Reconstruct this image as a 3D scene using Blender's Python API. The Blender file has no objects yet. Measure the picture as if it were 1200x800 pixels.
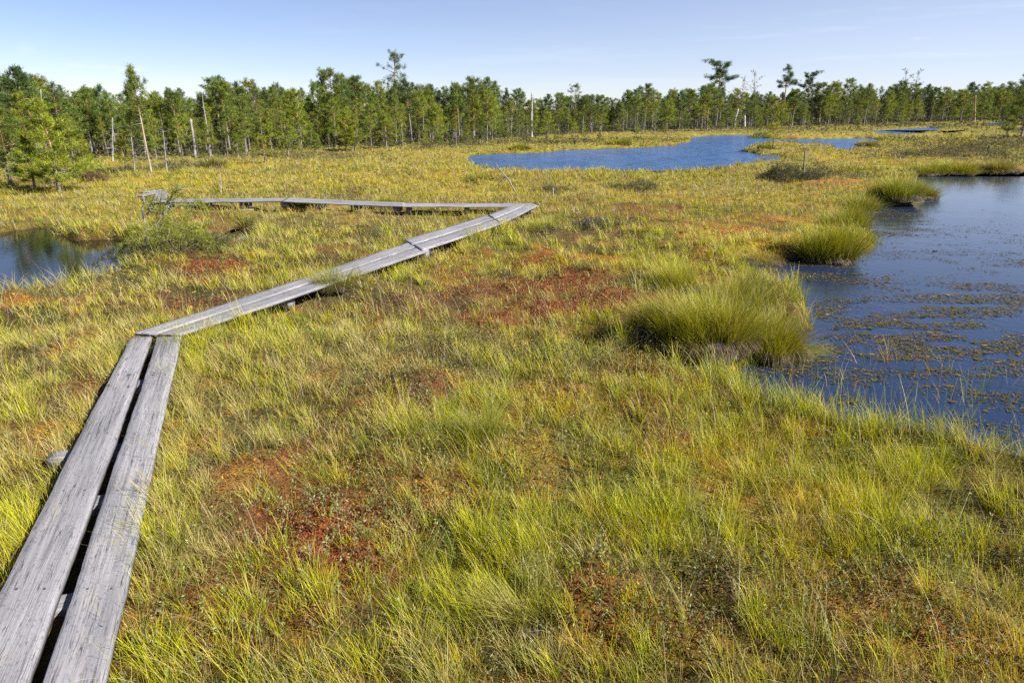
import bpy, math, random
import numpy as np
from mathutils import Vector, Matrix

random.seed(7)
RNG = np.random.default_rng(11)
sc = bpy.context.scene
COL = sc.collection
R = math.radians

# ------------------------------------------------------------------ camera
CAM_H = 2.3
PITCH = math.atan((400 - 128) / 800.0)          # horizon at row 128 of the 1200x800 picture
cam_d = bpy.data.cameras.new("camera")
cam_d.sensor_width = 36.0
cam_d.lens = 24.0
cam_d.clip_start = 0.05
cam_d.clip_end = 5000
cam = bpy.data.objects.new("camera", cam_d)
cam.location = (0, 0, CAM_H)
cam.rotation_euler = (math.pi / 2 - PITCH, 0, 0)
COL.objects.link(cam)
sc.camera = cam

# ------------------------------------------------------------------ sky, sun, exposure
SUN_EL = R(40)
SUN_DIR = Vector((0.93, -0.36, 0)).normalized()          # horizontal direction towards the sun
world = bpy.data.worlds.new("World")
sc.world = world
world.use_nodes = True
wn, wl = world.node_tree.nodes, world.node_tree.links
wn.clear()
w_out = wn.new("ShaderNodeOutputWorld")
w_bg = wn.new("ShaderNodeBackground")
w_sky = wn.new("ShaderNodeTexSky")
w_sky.sky_type = 'NISHITA'
w_sky.sun_disc = False
w_sky.sun_elevation = SUN_EL
w_sky.sun_rotation = math.atan2(SUN_DIR.x, SUN_DIR.y)
w_sky.altitude = 2500
w_sky.air_density = 1.0
w_sky.dust_density = 0.1
w_sky.ozone_density = 1.2
w_bg.inputs[1].default_value = 0.0525
# thin cirrus low in the sky and a few small puffs
w_tc = wn.new("ShaderNodeTexCoord")
w_map = wn.new("ShaderNodeMapping")
w_map.inputs['Scale'].default_value = (2.2, 2.2, 34)
w_map.inputs['Rotation'].default_value = (0, R(-5), 0)
w_noise = wn.new("ShaderNodeTexNoise")
w_noise.inputs['Scale'].default_value = 2.0
w_noise.inputs['Detail'].default_value = 6
w_noise.inputs['Roughness'].default_value = 0.6
w_ramp = wn.new("ShaderNodeMapRange")
w_ramp.inputs['From Min'].default_value = 0.54
w_ramp.inputs['From Max'].default_value = 0.78
w_ramp.inputs['To Min'].default_value = 0.34
w_ramp.inputs['To Max'].default_value = 0.6
wl.new(w_tc.outputs['Generated'], w_map.inputs['Vector'])
wl.new(w_map.outputs[0], w_noise.inputs['Vector'])
wl.new(w_noise.outputs['Fac'], w_ramp.inputs['Value'])
w_sep = wn.new("ShaderNodeSeparateXYZ")
wl.new(w_tc.outputs['Generated'], w_sep.inputs[0])
w_mx = wn.new("ShaderNodeMapRange")                 # cirrus lies to the right (towards +x)
w_mx.inputs['From Min'].default_value = -0.5
w_mx.inputs['From Max'].default_value = 0.5
wl.new(w_sep.outputs['X'], w_mx.inputs['Value'])
w_mz = wn.new("ShaderNodeMapRange")
w_mz.inputs['From Min'].default_value = 0.36
w_mz.inputs['From Max'].default_value = 0.07
wl.new(w_sep.outputs['Z'], w_mz.inputs['Value'])
w_m1 = wn.new("ShaderNodeMath"); w_m1.operation = 'MULTIPLY'
w_m2 = wn.new("ShaderNodeMath"); w_m2.operation = 'MULTIPLY'
wl.new(w_mx.outputs[0], w_m1.inputs[0]); wl.new(w_mz.outputs[0], w_m1.inputs[1])
wl.new(w_m1.outputs[0], w_m2.inputs[0]); wl.new(w_ramp.outputs[0], w_m2.inputs[1])
w_fac = w_m2.outputs[0]


def pix_dir(px, py):
    dx, dy = (px - 600) / 800.0, (400 - py) / 800.0
    cp, sp = math.cos(PITCH), math.sin(PITCH)
    return Vector((dx, cp + dy * sp, -sp + dy * cp)).normalized()


w_n2 = wn.new("ShaderNodeTexNoise")
w_n2.inputs['Scale'].default_value = 38
w_n2.inputs['Detail'].default_value = 5
w_mp2 = wn.new("ShaderNodeMapping")
w_mp2.inputs['Scale'].default_value = (1, 1, 3.0)
wl.new(w_tc.outputs['Generated'], w_mp2.inputs['Vector'])
wl.new(w_mp2.outputs[0], w_n2.inputs['Vector'])
for (px, py, wx, wz, amt) in ((152, 81, .024, .006, .55), (88, 77, .018, .005, .3), (30, 58, .02, .007, .22),
                              (120, 79, .02, .004, .25), (545, 30, .03, .006, .12), (1090, 46, .045, .007, .5)):
    d = pix_dir(px, py)
    vs = wn.new("ShaderNodeVectorMath"); vs.operation = 'SUBTRACT'
    vs.inputs[1].default_value = d
    wl.new(w_tc.outputs['Generated'], vs.inputs[0])
    vm = wn.new("ShaderNodeVectorMath"); vm.operation = 'MULTIPLY'
    vm.inputs[1].default_value = (1 / wx, 1 / wx, 1 / wz)
    wl.new(vs.outputs[0], vm.inputs[0])
    ln = wn.new("ShaderNodeVectorMath"); ln.operation = 'LENGTH'
    wl.new(vm.outputs[0], ln.inputs[0])
    ad = wn.new("ShaderNodeMath"); ad.operation = 'MULTIPLY_ADD'
    ad.inputs[1].default_value = 2.6
    wl.new(w_n2.outputs['Fac'], ad.inputs[0]); wl.new(ln.outputs['Value'], ad.inputs[2])
    mr = wn.new("ShaderNodeMapRange")
    mr.inputs['From Min'].default_value = 2.2
    mr.inputs['From Max'].default_value = 1.2
    mr.inputs['To Max'].default_value = amt
    wl.new(ad.outputs[0], mr.inputs['Value'])
    mxm = wn.new("ShaderNodeMath"); mxm.operation = 'MAXIMUM'
    wl.new(w_fac, mxm.inputs[0]); wl.new(mr.outputs[0], mxm.inputs[1])
    w_fac = mxm.outputs[0]
w_mix = wn.new("ShaderNodeMix"); w_mix.data_type = 'RGBA'
w_mix.inputs['B'].default_value = (7.6, 8.0, 9.0, 1)
wl.new(w_fac, w_mix.inputs['Factor'])
w_tint = wn.new("ShaderNodeMix"); w_tint.data_type = 'RGBA'; w_tint.blend_type = 'MULTIPLY'
w_tint.inputs['Factor'].default_value = 1.0
w_tint.inputs['B'].default_value = (0.91, 0.875, 1.02, 1)
wl.new(w_sky.outputs[0], w_tint.inputs['A'])
wl.new(w_tint.outputs['Result'], w_mix.inputs['A'])
wl.new(w_mix.outputs['Result'], w_bg.inputs[0])
wl.new(w_bg.outputs[0], w_out.inputs[0])

sun_d = bpy.data.lights.new("sun", 'SUN')
sun_d.energy = 5.0
sun_d.angle = R(0.53)
sun_d.color = (1.0, 0.955, 0.87)
sun = bpy.data.objects.new("sun", sun_d)
to_sun = Vector((SUN_DIR.x * math.cos(SUN_EL), SUN_DIR.y * math.cos(SUN_EL), math.sin(SUN_EL)))
sun.rotation_euler = to_sun.to_track_quat('Z', 'Y').to_euler()
sun.location = to_sun * 50
COL.objects.link(sun)

sc.view_settings.view_transform = 'Standard'
sc.view_settings.look = 'None'
sc.view_settings.exposure = 1.32
sc.view_settings.gamma = 1.0
sc.view_settings.use_curve_mapping = False
sc.cycles.max_bounces = 6
sc.cycles.diffuse_bounces = 2
sc.cycles.transmission_bounces = 3
sc.cycles.glossy_bounces = 3
sc.cycles.use_denoising = False

# ------------------------------------------------------------------ helpers: placing
CP, SP = math.cos(PITCH), math.sin(PITCH)


def gp(px, py, z=0.0):
    """point of the level z seen at a pixel of the survey picture"""
    dx, dy = (px - 600) / 800.0, (400 - py) / 800.0
    d = (dx, CP + dy * SP, -SP + dy * CP)
    t = (z - CAM_H) / d[2]
    return np.array((d[0] * t, d[1] * t))


def proj(x, y, z=0.0):
    """survey-picture pixel of ground points (arrays)"""
    zz = z - CAM_H
    dep = np.maximum(y * CP - zz * SP, 0.05)
    up = y * SP + zz * CP
    return 600 + 800 * x / dep, 400 - 800 * up / dep


# ------------------------------------------------------------------ helpers: noise
def _hash(ix, iy, seed):
    h = (ix.astype(np.int64) * 374761393 + iy.astype(np.int64) * 668265263 + seed * 1442695041) & 0xffffffff
    h = ((h ^ (h >> 13)) * 1274126177) & 0xffffffff
    h = (h ^ (h >> 16)) & 0xffff
    return h / 65535.0


def vnoise(x, y, seed=0):
    ix, iy = np.floor(x), np.floor(y)
    fx, fy = x - ix, y - iy
    fx = fx * fx * (3 - 2 * fx); fy = fy * fy * (3 - 2 * fy)
    a = _hash(ix, iy, seed); b = _hash(ix + 1, iy, seed)
    c = _hash(ix, iy + 1, seed); d = _hash(ix + 1, iy + 1, seed)
    return (a * (1 - fx) + b * fx) * (1 - fy) + (c * (1 - fx) + d * fx) * fy


def fbm(x, y, seed=0, octv=3):
    s = 0; a = 0.5; n = 0
    for o in range(octv):
        s = s + a * vnoise(x * 2 ** o + 17.3 * o, y * 2 ** o - 9.1 * o, seed + o)
        n += a; a *= 0.5
    return s / n


def sstep(a, b, v):
    t = np.clip((v - a) / (b - a), 0, 1)
    return t * t * (3 - 2 * t)


# ------------------------------------------------------------------ helpers: objects
def mesh_np(name, V, F, cols=None, smooth=False, attrs=None):
    """mesh from numpy arrays: V (n,3), F (m,k)"""
    me = bpy.data.meshes.new(name)
    V = np.ascontiguousarray(V, dtype=np.float32); F = np.ascontiguousarray(F, dtype=np.int32)
    n, (m, k) = len(V), F.shape
    me.vertices.add(n)
    me.vertices.foreach_set("co", V.ravel())
    me.loops.add(m * k)
    me.loops.foreach_set("vertex_index", F.ravel())
    me.polygons.add(m)
    me.polygons.foreach_set("loop_start", np.arange(0, m * k, k, dtype=np.int32))
    if smooth:
        me.polygons.foreach_set("use_smooth", np.ones(m, dtype=bool))
    if cols is not None:
        ca = me.color_attributes.new("col", 'FLOAT_COLOR', 'POINT')
        c4 = np.ones((n, 4), dtype=np.float32); c4[:, :3] = cols
        ca.data.foreach_set("color", c4.ravel())
    for nm, arr in (attrs or {}).items():
        at = me.attributes.new(nm, 'FLOAT_VECTOR', 'POINT')
        at.data.foreach_set("vector", np.ascontiguousarray(arr, dtype=np.float32).ravel())
    me.update(calc_edges=True)
    return me


def link(name, me, mat=None, parent=None, loc=(0, 0, 0)):
    o = bpy.data.objects.new(name, me)
    COL.objects.link(o)
    o.location = loc
    if mat is not None and me is not None and len(me.materials) == 0:
        me.materials.append(mat)
    if parent is not None:
        o.parent = parent
    return o


def thing(name, label, cat, loc=(0, 0, 0), rz=0.0, group=None):
    o = bpy.data.objects.new(name, None)
    COL.objects.link(o)
    o.empty_display_size = 0.1
    o.location = loc
    o.rotation_euler = (0, 0, rz)
    o["label"] = label; o["category"] = cat
    if group:
        o["group"] = group
    return o


def tag(o, label=None, cat=None, group=None, kind=None):
    if label: o["label"] = label
    if cat: o["category"] = cat
    if group: o["group"] = group
    if kind: o["kind"] = kind
    return o


class MB:
    """collects triangle soup with colours"""
    def __init__(s):
        s.V, s.F, s.C, s.n = [], [], [], 0

    def add(s, V, F, C):
        V = np.asarray(V, dtype=np.float32); F = np.asarray(F, dtype=np.int32)
        C = np.asarray(C, dtype=np.float32)
        if C.ndim == 1:
            C = np.tile(C, (len(V), 1))
        s.V.append(V); s.F.append(F + s.n); s.C.append(C); s.n += len(V)

    def arrays(s):
        return np.concatenate(s.V), np.concatenate(s.F), np.concatenate(s.C)

    def mesh(s, name, smooth=False):
        V, F, C = s.arrays()
        return mesh_np(name, V, F, C, smooth)


def tube(mb, pts, rad, col, ns=6, jit=0.0, rng=RNG):
    pts = np.asarray(pts, dtype=float); k = len(pts)
    rad = np.broadcast_to(np.asarray(rad, dtype=float), (k,))
    col = np.asarray(col, dtype=float)
    if col.ndim == 1:
        col = np.tile(col, (k, 1))
    tan = np.gradient(pts, axis=0)
    tan /= np.linalg.norm(tan, axis=1)[:, None] + 1e-9
    ref = np.array((0.31, 0.95, 0.05)) if abs(tan[0][2]) > 0.7 else np.array((0.03, 0.05, 1.0))
    a = np.cross(tan, ref); a /= np.linalg.norm(a, axis=1)[:, None] + 1e-9
    b = np.cross(tan, a)
    th = np.arange(ns) * 2 * math.pi / ns
    rr = rad[:, None] * (1 + jit * (rng.random((k, ns)) - .5))
    V = pts[:, None, :] + rr[..., None] * (np.cos(th)[None, :, None] * a[:, None, :] + np.sin(th)[None, :, None] * b[:, None, :])
    V = V.reshape(-1, 3)
    C = np.repeat(col, ns, axis=0)
    F = []
    for i in range(k - 1):
        for j in range(ns):
            p, q = i * ns + j, i * ns + (j + 1) % ns
            F.append((p, q, q + ns)); F.append((p, q + ns, p + ns))
    top = len(V)
    V = np.vstack((V, pts[-1:])); C = np.vstack((C, col[-1:]))
    for j in range(ns):
        F.append(((k - 1) * ns + j, (k - 1) * ns + (j + 1) % ns, top))
    mb.add(V, F, C)


def blades(P, az, L, lean, curve, width, cb, ct, nseg, twist=None, rng=RNG):
    """many grass blades -> V, F, C. lean: start angle from vertical, curve: extra bend towards the tip"""
    N = len(P)
    az = np.broadcast_to(az, (N,)); L = np.broadcast_to(L, (N,)); lean = np.broadcast_to(lean, (N,))
    curve = np.broadcast_to(curve, (N,)); width = np.broadcast_to(width, (N,))
    if twist is None:
        twist = rng.normal(0, 0.7, N)
    hd = np.stack((np.cos(az), np.sin(az)), 1)
    wd = np.stack((-np.sin(az + twist), np.cos(az + twist), np.zeros(N)), 1)
    nv = 2 * nseg + 1
    V = np.zeros((N, nv, 3), dtype=np.float32); C = np.zeros((N, nv, 3), dtype=np.float32)
    cur = P.astype(np.float64).copy()
    for i in range(nseg + 1):
        t = i / nseg
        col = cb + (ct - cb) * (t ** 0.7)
        if i < nseg:
            w = (width * (1 - 0.75 * t) * 0.5)[:, None] * wd
            V[:, 2 * i] = cur - w; V[:, 2 * i + 1] = cur + w
            C[:, 2 * i] = col; C[:, 2 * i + 1] = col
            a = lean + curve * (i + .5) / nseg
            st = L / nseg
            cur[:, :2] += hd * (np.sin(a) * st)[:, None]
            cur[:, 2] += np.cos(a) * st
        else:
            V[:, 2 * i] = cur; C[:, 2 * i] = col
    f = []
    for i in range(nseg - 1):
        a = 2 * i
        f += [(a, a + 1, a + 3), (a, a + 3, a + 2)]
    a = 2 * (nseg - 1)
    f.append((a, a + 1, a + 2))
    f = np.array(f, dtype=np.int64)
    F = (f[None] + (np.arange(N) * nv)[:, None, None]).reshape(-1, 3)
    return V.reshape(-1, 3), F, C.reshape(-1, 3)


def needles(cen, out, rad, n, cols, rng, upb=0.55, outb=0.5, wid=0.3):
    """n needle-bunch triangles round every clump centre"""
    M = len(cen)
    c = np.repeat(cen, n, 0); o = np.repeat(out, n, 0)
    r = np.repeat(np.broadcast_to(rad, (M,)), n)
    col = np.repeat(cols, n, 0)
    d = rng.normal(0, 1, (M * n, 3)); d /= np.linalg.norm(d, axis=1)[:, None]
    d = d + o * outb + np.array((0, 0, upb)); d /= np.linalg.norm(d, axis=1)[:, None]
    s = rng.normal(0, 1, (M * n, 3)); s = np.cross(s, d); s /= np.linalg.norm(s, axis=1)[:, None] + 1e-9
    ln = r * rng.uniform(.6, 1.15, M * n)
    st = c + rng.normal(0, 1, (M * n, 3)) * (r * .3)[:, None]
    w = (ln * wid * .5)[:, None] * s
    V = np.stack((st - w, st + w, st + d * ln[:, None]), 1).reshape(-1, 3)
    F = np.arange(M * n * 3).reshape(-1, 3)
    k = rng.uniform(.82, 1.18, (M * n, 1))
    C = np.repeat(col * k, 3, 0)
    C[2::3] *= 1.12
    return V, F, C


# ------------------------------------------------------------------ materials
def new_mat(name):
    m = bpy.data.materials.new(name)
    m.use_nodes = True
    m.node_tree.nodes.clear()
    return m, m.node_tree.nodes, m.node_tree.links


def leaf_mat(name, transl=0.35, gloss=0.06, rough=0.45, noise_scale=0.0, obj_var=0.0, tint=(1.05, 1.05, .7)):
    m, n, l = new_mat(name)
    out = n.new("ShaderNodeOutputMaterial")
    at = n.new("ShaderNodeAttribute"); at.attribute_name = "col"
    col = at.outputs['Color']
    if obj_var:
        oi = n.new("ShaderNodeObjectInfo")
        hsv = n.new("ShaderNodeHueSaturation")
        r1 = n.new("ShaderNodeMapRange")
        r1.inputs['To Min'].default_value = 1 - obj_var; r1.inputs['To Max'].default_value = 1 + obj_var
        l.new(oi.outputs['Random'], r1.inputs['Value'])
        l.new(r1.outputs[0], hsv.inputs['Value'])
        wn_ = n.new("ShaderNodeMath"); wn_.operation = 'MULTIPLY'; wn_.inputs[1].default_value = 37.7
        fr = n.new("ShaderNodeMath"); fr.operation = 'FRACT'
        l.new(oi.outputs['Random'], wn_.inputs[0]); l.new(wn_.outputs[0], fr.inputs[0])
        r2 = n.new("ShaderNodeMapRange"); r2.inputs['To Min'].default_value = .488; r2.inputs['To Max'].default_value = .522
        l.new(fr.outputs[0], r2.inputs['Value']); l.new(r2.outputs[0], hsv.inputs['Hue'])
        l.new(col, hsv.inputs['Color']); col = hsv.outputs[0]
    df = n.new("ShaderNodeBsdfDiffuse")
    tr = n.new("ShaderNodeBsdfTranslucent")
    mt = n.new("ShaderNodeMix"); mt.data_type = 'RGBA'; mt.blend_type = 'MULTIPLY'
    mt.inputs['Factor'].default_value = 1
    mt.inputs['B'].default_value = (*tint, 1)
    l.new(col, mt.inputs['A'])
    l.new(col, df.inputs[0]); l.new(mt.outputs['Result'], tr.inputs[0])
    mx = n.new("ShaderNodeMixShader"); mx.inputs[0].default_value = transl
    l.new(df.outputs[0], mx.inputs[1]); l.new(tr.outputs[0], mx.inputs[2])
    gl = n.new("ShaderNodeBsdfGlossy"); gl.inputs['Roughness'].default_value = rough
    gl.inputs['Color'].default_value = (.9, .95, 1, 1)
    m2 = n.new("ShaderNodeMixShader"); m2.inputs[0].default_value = gloss
    l.new(mx.outputs[0], m2.inputs[1]); l.new(gl.outputs[0], m2.inputs[2])
    l.new(m2.outputs[0], out.inputs[0])
    return m


M_GRASS = leaf_mat("sedge_blades", .35, .018, .5, tint=(1.1, 1.05, .5))
M_NEEDLE = leaf_mat("pine_needles", .25, .015, .5, obj_var=.18)
M_NEEDLE_FAR = leaf_mat("far_needles", .2, .02, .5)
M_HERB = leaf_mat("dwarf_shrub_leaves", .2, .015, .55)


def bark_mat(name, scale=30, rough=.85, con=.5):
    m, n, l = new_mat(name)
    out = n.new("ShaderNodeOutputMaterial")
    b = n.new("ShaderNodeBsdfPrincipled")
    b.inputs['Roughness'].default_value = rough
    at = n.new("ShaderNodeAttribute"); at.attribute_name = "col"
    tc = n.new("ShaderNodeTexCoord")
    mp = n.new("ShaderNodeMapping"); mp.inputs['Scale'].default_value = (1, 1, .22)
    nz = n.new("ShaderNodeTexNoise"); nz.inputs['Scale'].default_value = scale; nz.inputs['Detail'].default_value = 5
    l.new(tc.outputs['Object'], mp.inputs[0]); l.new(mp.outputs[0], nz.inputs['Vector'])
    mr = n.new("ShaderNodeMapRange"); mr.inputs['From Min'].default_value = .3; mr.inputs['From Max'].default_value = .7
    mr.inputs['To Min'].default_value = 1 - con; mr.inputs['To Max'].default_value = 1 + con * .6
    l.new(nz.outputs['Fac'], mr.inputs['Value'])
    vm = n.new("ShaderNodeVectorMath"); vm.operation = 'SCALE'
    l.new(at.outputs['Color'], vm.inputs[0]); l.new(mr.outputs[0], vm.inputs['Scale'])
    l.new(vm.outputs[0], b.inputs['Base Color'])
    bp = n.new("ShaderNodeBump"); bp.inputs['Strength'].default_value = .5; bp.inputs['Distance'].default_value = .02
    l.new(nz.outputs['Fac'], bp.inputs['Height']); l.new(bp.outputs[0], b.inputs['Normal'])
    l.new(b.outputs[0], out.inputs[0])
    return m


M_BARK = bark_mat("pine_bark")
M_DEAD = bark_mat("weathered_deadwood", 22, .8, .35)


def ground_mat():
    m, n, l = new_mat("bog_moss")
    out = n.new("ShaderNodeOutputMaterial")
    b = n.new("ShaderNodeBsdfPrincipled"); b.inputs['Roughness'].default_value = .9
    b.inputs['Specular IOR Level'].default_value = .2
    at = n.new("ShaderNodeAttribute"); at.attribute_name = "col"
    tc = n.new("ShaderNodeTexCoord")
    nz = n.new("ShaderNodeTexNoise"); nz.inputs['Scale'].default_value = 14; nz.inputs['Detail'].default_value = 8
    nz.inputs['Roughness'].default_value = .7
    vo = n.new("ShaderNodeTexVoronoi"); vo.inputs['Scale'].default_value = 62
    n2 = n.new("ShaderNodeTexNoise"); n2.inputs['Scale'].default_value = 3.1; n2.inputs['Detail'].default_value = 6
    for q in (nz, vo, n2):
        l.new(tc.outputs['Object'], q.inputs['Vector'])
    mr = n.new("ShaderNodeMapRange"); mr.inputs['From Min'].default_value = .3; mr.inputs['From Max'].default_value = .7
    mr.inputs['To Min'].default_value = .5; mr.inputs['To Max'].default_value = 1.45
    l.new(nz.outputs['Fac'], mr.inputs['Value'])
    mv = n.new("ShaderNodeMapRange"); mv.inputs['From Max'].default_value = .75
    mv.inputs['To Min'].default_value = 1.3; mv.inputs['To Max'].default_value = .55
    l.new(vo.outputs['Distance'], mv.inputs['Value'])
    mu = n.new("ShaderNodeMath"); mu.operation = 'MULTIPLY'
    l.new(mr.outputs[0], mu.inputs[0]); l.new(mv.outputs[0], mu.inputs[1])
    vm = n.new("ShaderNodeVectorMath"); vm.operation = 'SCALE'
    l.new(at.outputs['Color'], vm.inputs[0]); l.new(mu.outputs[0], vm.inputs['Scale'])
    hs = n.new("ShaderNodeHueSaturation")
    mh = n.new("ShaderNodeMapRange"); mh.inputs['From Min'].default_value = .3; mh.inputs['From Max'].default_value = .7
    mh.inputs['To Min'].default_value = .47; mh.inputs['To Max'].default_value = .53
    l.new(n2.outputs['Fac'], mh.inputs['Value']); l.new(mh.outputs[0], hs.inputs['Hue'])
    l.new(vm.outputs[0], hs.inputs['Color'])
    l.new(hs.outputs[0], b.inputs['Base Color'])
    ba = n.new("ShaderNodeMath"); ba.operation = 'MULTIPLY_ADD'; ba.inputs[1].default_value = -.35
    l.new(vo.outputs['Distance'], ba.inputs[0]); l.new(nz.outputs['Fac'], ba.inputs[2])
    bp = n.new("ShaderNodeBump"); bp.inputs['Strength'].default_value = .9; bp.inputs['Distance'].default_value = .03
    l.new(ba.outputs[0], bp.inputs['Height']); l.new(bp.outputs[0], b.inputs['Normal'])
    l.new(b.outputs[0], out.inputs[0])
    return m


M_GROUND = ground_mat()


def water_mat(name, ripple, scale, base=(.006, .008, .007), stretch=(1, 1, 1), rough=.02, tint=(.85, .93, 1.0)):
    m, n, l = new_mat(name)
    out = n.new("ShaderNodeOutputMaterial")
    b = n.new("ShaderNodeBsdfPrincipled")
    b.inputs['Base Color'].default_value = (*base, 1)
    b.inputs['Roughness'].default_value = rough
    b.inputs['IOR'].default_value = 1.333
    b.inputs['Specular Tint'].default_value = (*tint, 1)
    tc = n.new("ShaderNodeTexCoord")
    mp = n.new("ShaderNodeMapping"); mp.inputs['Scale'].default_value = stretch
    mp.inputs['Rotation'].default_value = (0, 0, R(20))
    l.new(tc.outputs['Object'], mp.inputs[0])
    nz = n.new("ShaderNodeTexNoise"); nz.inputs['Scale'].default_value = scale; nz.inputs['Detail'].default_value = 4
    nz.inputs['Roughness'].default_value = .55
    l.new(mp.outputs[0], nz.inputs['Vector'])
    big = n.new("ShaderNodeTexNoise"); big.inputs['Scale'].default_value = .35; big.inputs['Detail'].default_value = 3
    l.new(tc.outputs['Object'], big.inputs['Vector'])
    mr = n.new("ShaderNodeMapRange"); mr.inputs['From Min'].default_value = .35; mr.inputs['From Max'].default_value = .65
    mr.inputs['To Min'].default_value = .35; mr.inputs['To Max'].default_value = 1
    l.new(big.outputs['Fac'], mr.inputs['Value'])
    mu = n.new("ShaderNodeMath"); mu.operation = 'MULTIPLY'
    l.new(nz.outputs['Fac'], mu.inputs[0]); l.new(mr.outputs[0], mu.inputs[1])
    bp = n.new("ShaderNodeBump"); bp.inputs['Strength'].default_value = 1; bp.inputs['Distance'].default_value = ripple
    l.new(mu.outputs[0], bp.inputs['Height']); l.new(bp.outputs[0], b.inputs['Normal'])
    l.new(b.outputs[0], out.inputs[0])
    return m


M_WATER_CALM = water_mat("calm_pond_water", .003, 9)
M_WATER_NEAR = water_mat("near_pond_water", .005, 7, base=(.012, .024, .056), rough=.04, tint=(.95, .98, 1.0))  # the sky's blue reflection is put into the base colour; bog water is brown
M_WATER_LAKE = water_mat("wind_rippled_water", .5, 1.3, base=(.03, .085, .215), stretch=(.7, 1.8, 1), rough=.16, tint=(.65, .85, 1.0))  # stronger sky blue painted into base colour and tint, as if reflected


def wood_mat():
    m, n, l = new_mat("weathered_plank")
    out = n.new("ShaderNodeOutputMaterial")
    b = n.new("ShaderNodeBsdfPrincipled"); b.inputs['Roughness'].default_value = .75
    b.inputs['Specular IOR Level'].default_value = .3
    at = n.new("ShaderNodeAttribute"); at.attribute_name = "pl"
    # slow warp so that the grain wanders round knots
    wz = n.new("ShaderNodeTexNoise"); wz.inputs['Scale'].default_value = 2.2; wz.inputs['Detail'].default_value = 2
    l.new(at.outputs['Vector'], wz.inputs['Vector'])
    wsc = n.new("ShaderNodeVectorMath"); wsc.operation = 'MULTIPLY_ADD'
    wsc.inputs[1].default_value = (0.03, .012, .0)
    l.new(wz.outputs['Color'], wsc.inputs[0]); l.new(at.outputs['Vector'], wsc.inputs[2])

    def grain(sx, sy, det, rough=.6):
        mp = n.new("ShaderNodeMapping"); mp.inputs['Scale'].default_value = (sx, sy, 1)
        nz = n.new("ShaderNodeTexNoise"); nz.inputs['Scale'].default_value = 1; nz.inputs['Detail'].default_value = det
        nz.inputs['Roughness'].default_value = rough
        l.new(wsc.outputs[0], mp.inputs[0]); l.new(mp.outputs[0], nz.inputs['Vector'])
        return nz.outputs['Fac']
    fine = grain(5, 210, 5, .7)
    mid = grain(1.6, 46, 4)
    blotch = grain(3.4, 7, 4)
    patch = grain(.7, 2.0, 3)
    cr = n.new("ShaderNodeValToRGB")
    e = cr.color_ramp.elements
    e[0].position = .33; e[0].color = (.06, .056, .06, 1)
    e[1].position = .66; e[1].color = (.31, .30, .318, 1)
    e2 = e.new(.46); e2.color = (.195, .19, .205, 1)
    ad = n.new("ShaderNodeMath"); ad.operation = 'MULTIPLY_ADD'; ad.inputs[1].default_value = .5
    l.new(fine, ad.inputs[0])
    ad2 = n.new("ShaderNodeMath"); ad2.operation = 'MULTIPLY'; ad2.inputs[1].default_value = .5
    l.new(mid, ad2.inputs[0]); l.new(ad2.outputs[0], ad.inputs[2])
    l.new(ad.outputs[0], cr.inputs[0])
    mixb = n.new("ShaderNodeMix"); mixb.data_type = 'RGBA'
    mixb.inputs['B'].default_value = (.34, .30, .27, 1)
    mrb = n.new("ShaderNodeMapRange"); mrb.inputs['From Min'].default_value = .55; mrb.inputs['From Max'].default_value = .8
    mrb.inputs['To Max'].default_value = .6
    l.new(blotch, mrb.inputs['Value']); l.new(mrb.outputs[0], mixb.inputs['Factor'])
    l.new(cr.outputs[0], mixb.inputs['A'])
    mrp = n.new("ShaderNodeMapRange"); mrp.inputs['From Min'].default_value = .3; mrp.inputs['From Max'].default_value = .7
    mrp.inputs['To Min'].default_value = .72; mrp.inputs['To Max'].default_value = 1.15
    l.new(patch, mrp.inputs['Value'])
    fl = grain(55, 75, 3)
    mrf = n.new("ShaderNodeMapRange"); mrf.inputs['From Min'].default_value = .54; mrf.inputs['From Max'].default_value = .68
    mrf.inputs['To Min'].default_value = 1.0; mrf.inputs['To Max'].default_value = .62
    l.new(fl, mrf.inputs['Value'])
    mpf = n.new("ShaderNodeMath"); mpf.operation = 'MULTIPLY'
    l.new(mrp.outputs[0], mpf.inputs[0]); l.new(mrf.outputs[0], mpf.inputs[1])
    ckf = grain(1.1, 34, 2)
    cks = n.new("ShaderNodeMath"); cks.operation = 'SUBTRACT'; cks.inputs[1].default_value = .5
    cka = n.new("ShaderNodeMath"); cka.operation = 'ABSOLUTE'
    l.new(ckf, cks.inputs[0]); l.new(cks.outputs[0], cka.inputs[0])
    ckr = n.new("ShaderNodeMapRange"); ckr.inputs['From Min'].default_value = .002; ckr.inputs['From Max'].default_value = .014
    ckr.inputs['To Min'].default_value = .30; ckr.inputs['To Max'].default_value = 1.0
    l.new(cka.outputs[0], ckr.inputs['Value'])
    mpc = n.new("ShaderNodeMath"); mpc.operation = 'MULTIPLY'
    l.new(mpf.outputs[0], mpc.inputs[0]); l.new(ckr.outputs[0], mpc.inputs[1])
    mrp = mpc
    # knots
    mpk = n.new("ShaderNodeMapping"); mpk.inputs['Scale'].default_value = (1.7, 4.2, 1)
    vk = n.new("ShaderNodeTexVoronoi"); vk.inputs['Scale'].default_value = 1; vk.inputs['Randomness'].default_value = 1
    l.new(at.outputs['Vector'], mpk.inputs[0]); l.new(mpk.outputs[0], vk.inputs['Vector'])
    kn = n.new("ShaderNodeMapRange"); kn.inputs['From Min'].default_value = .05; kn.inputs['From Max'].default_value = .09
    kn.inputs['To Min'].default_value = .45; kn.inputs['To Max'].default_value = 1.0
    l.new(vk.outputs['Distance'], kn.inputs['Value'])
    mk = n.new("ShaderNodeMath"); mk.operation = 'MULTIPLY'
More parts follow.
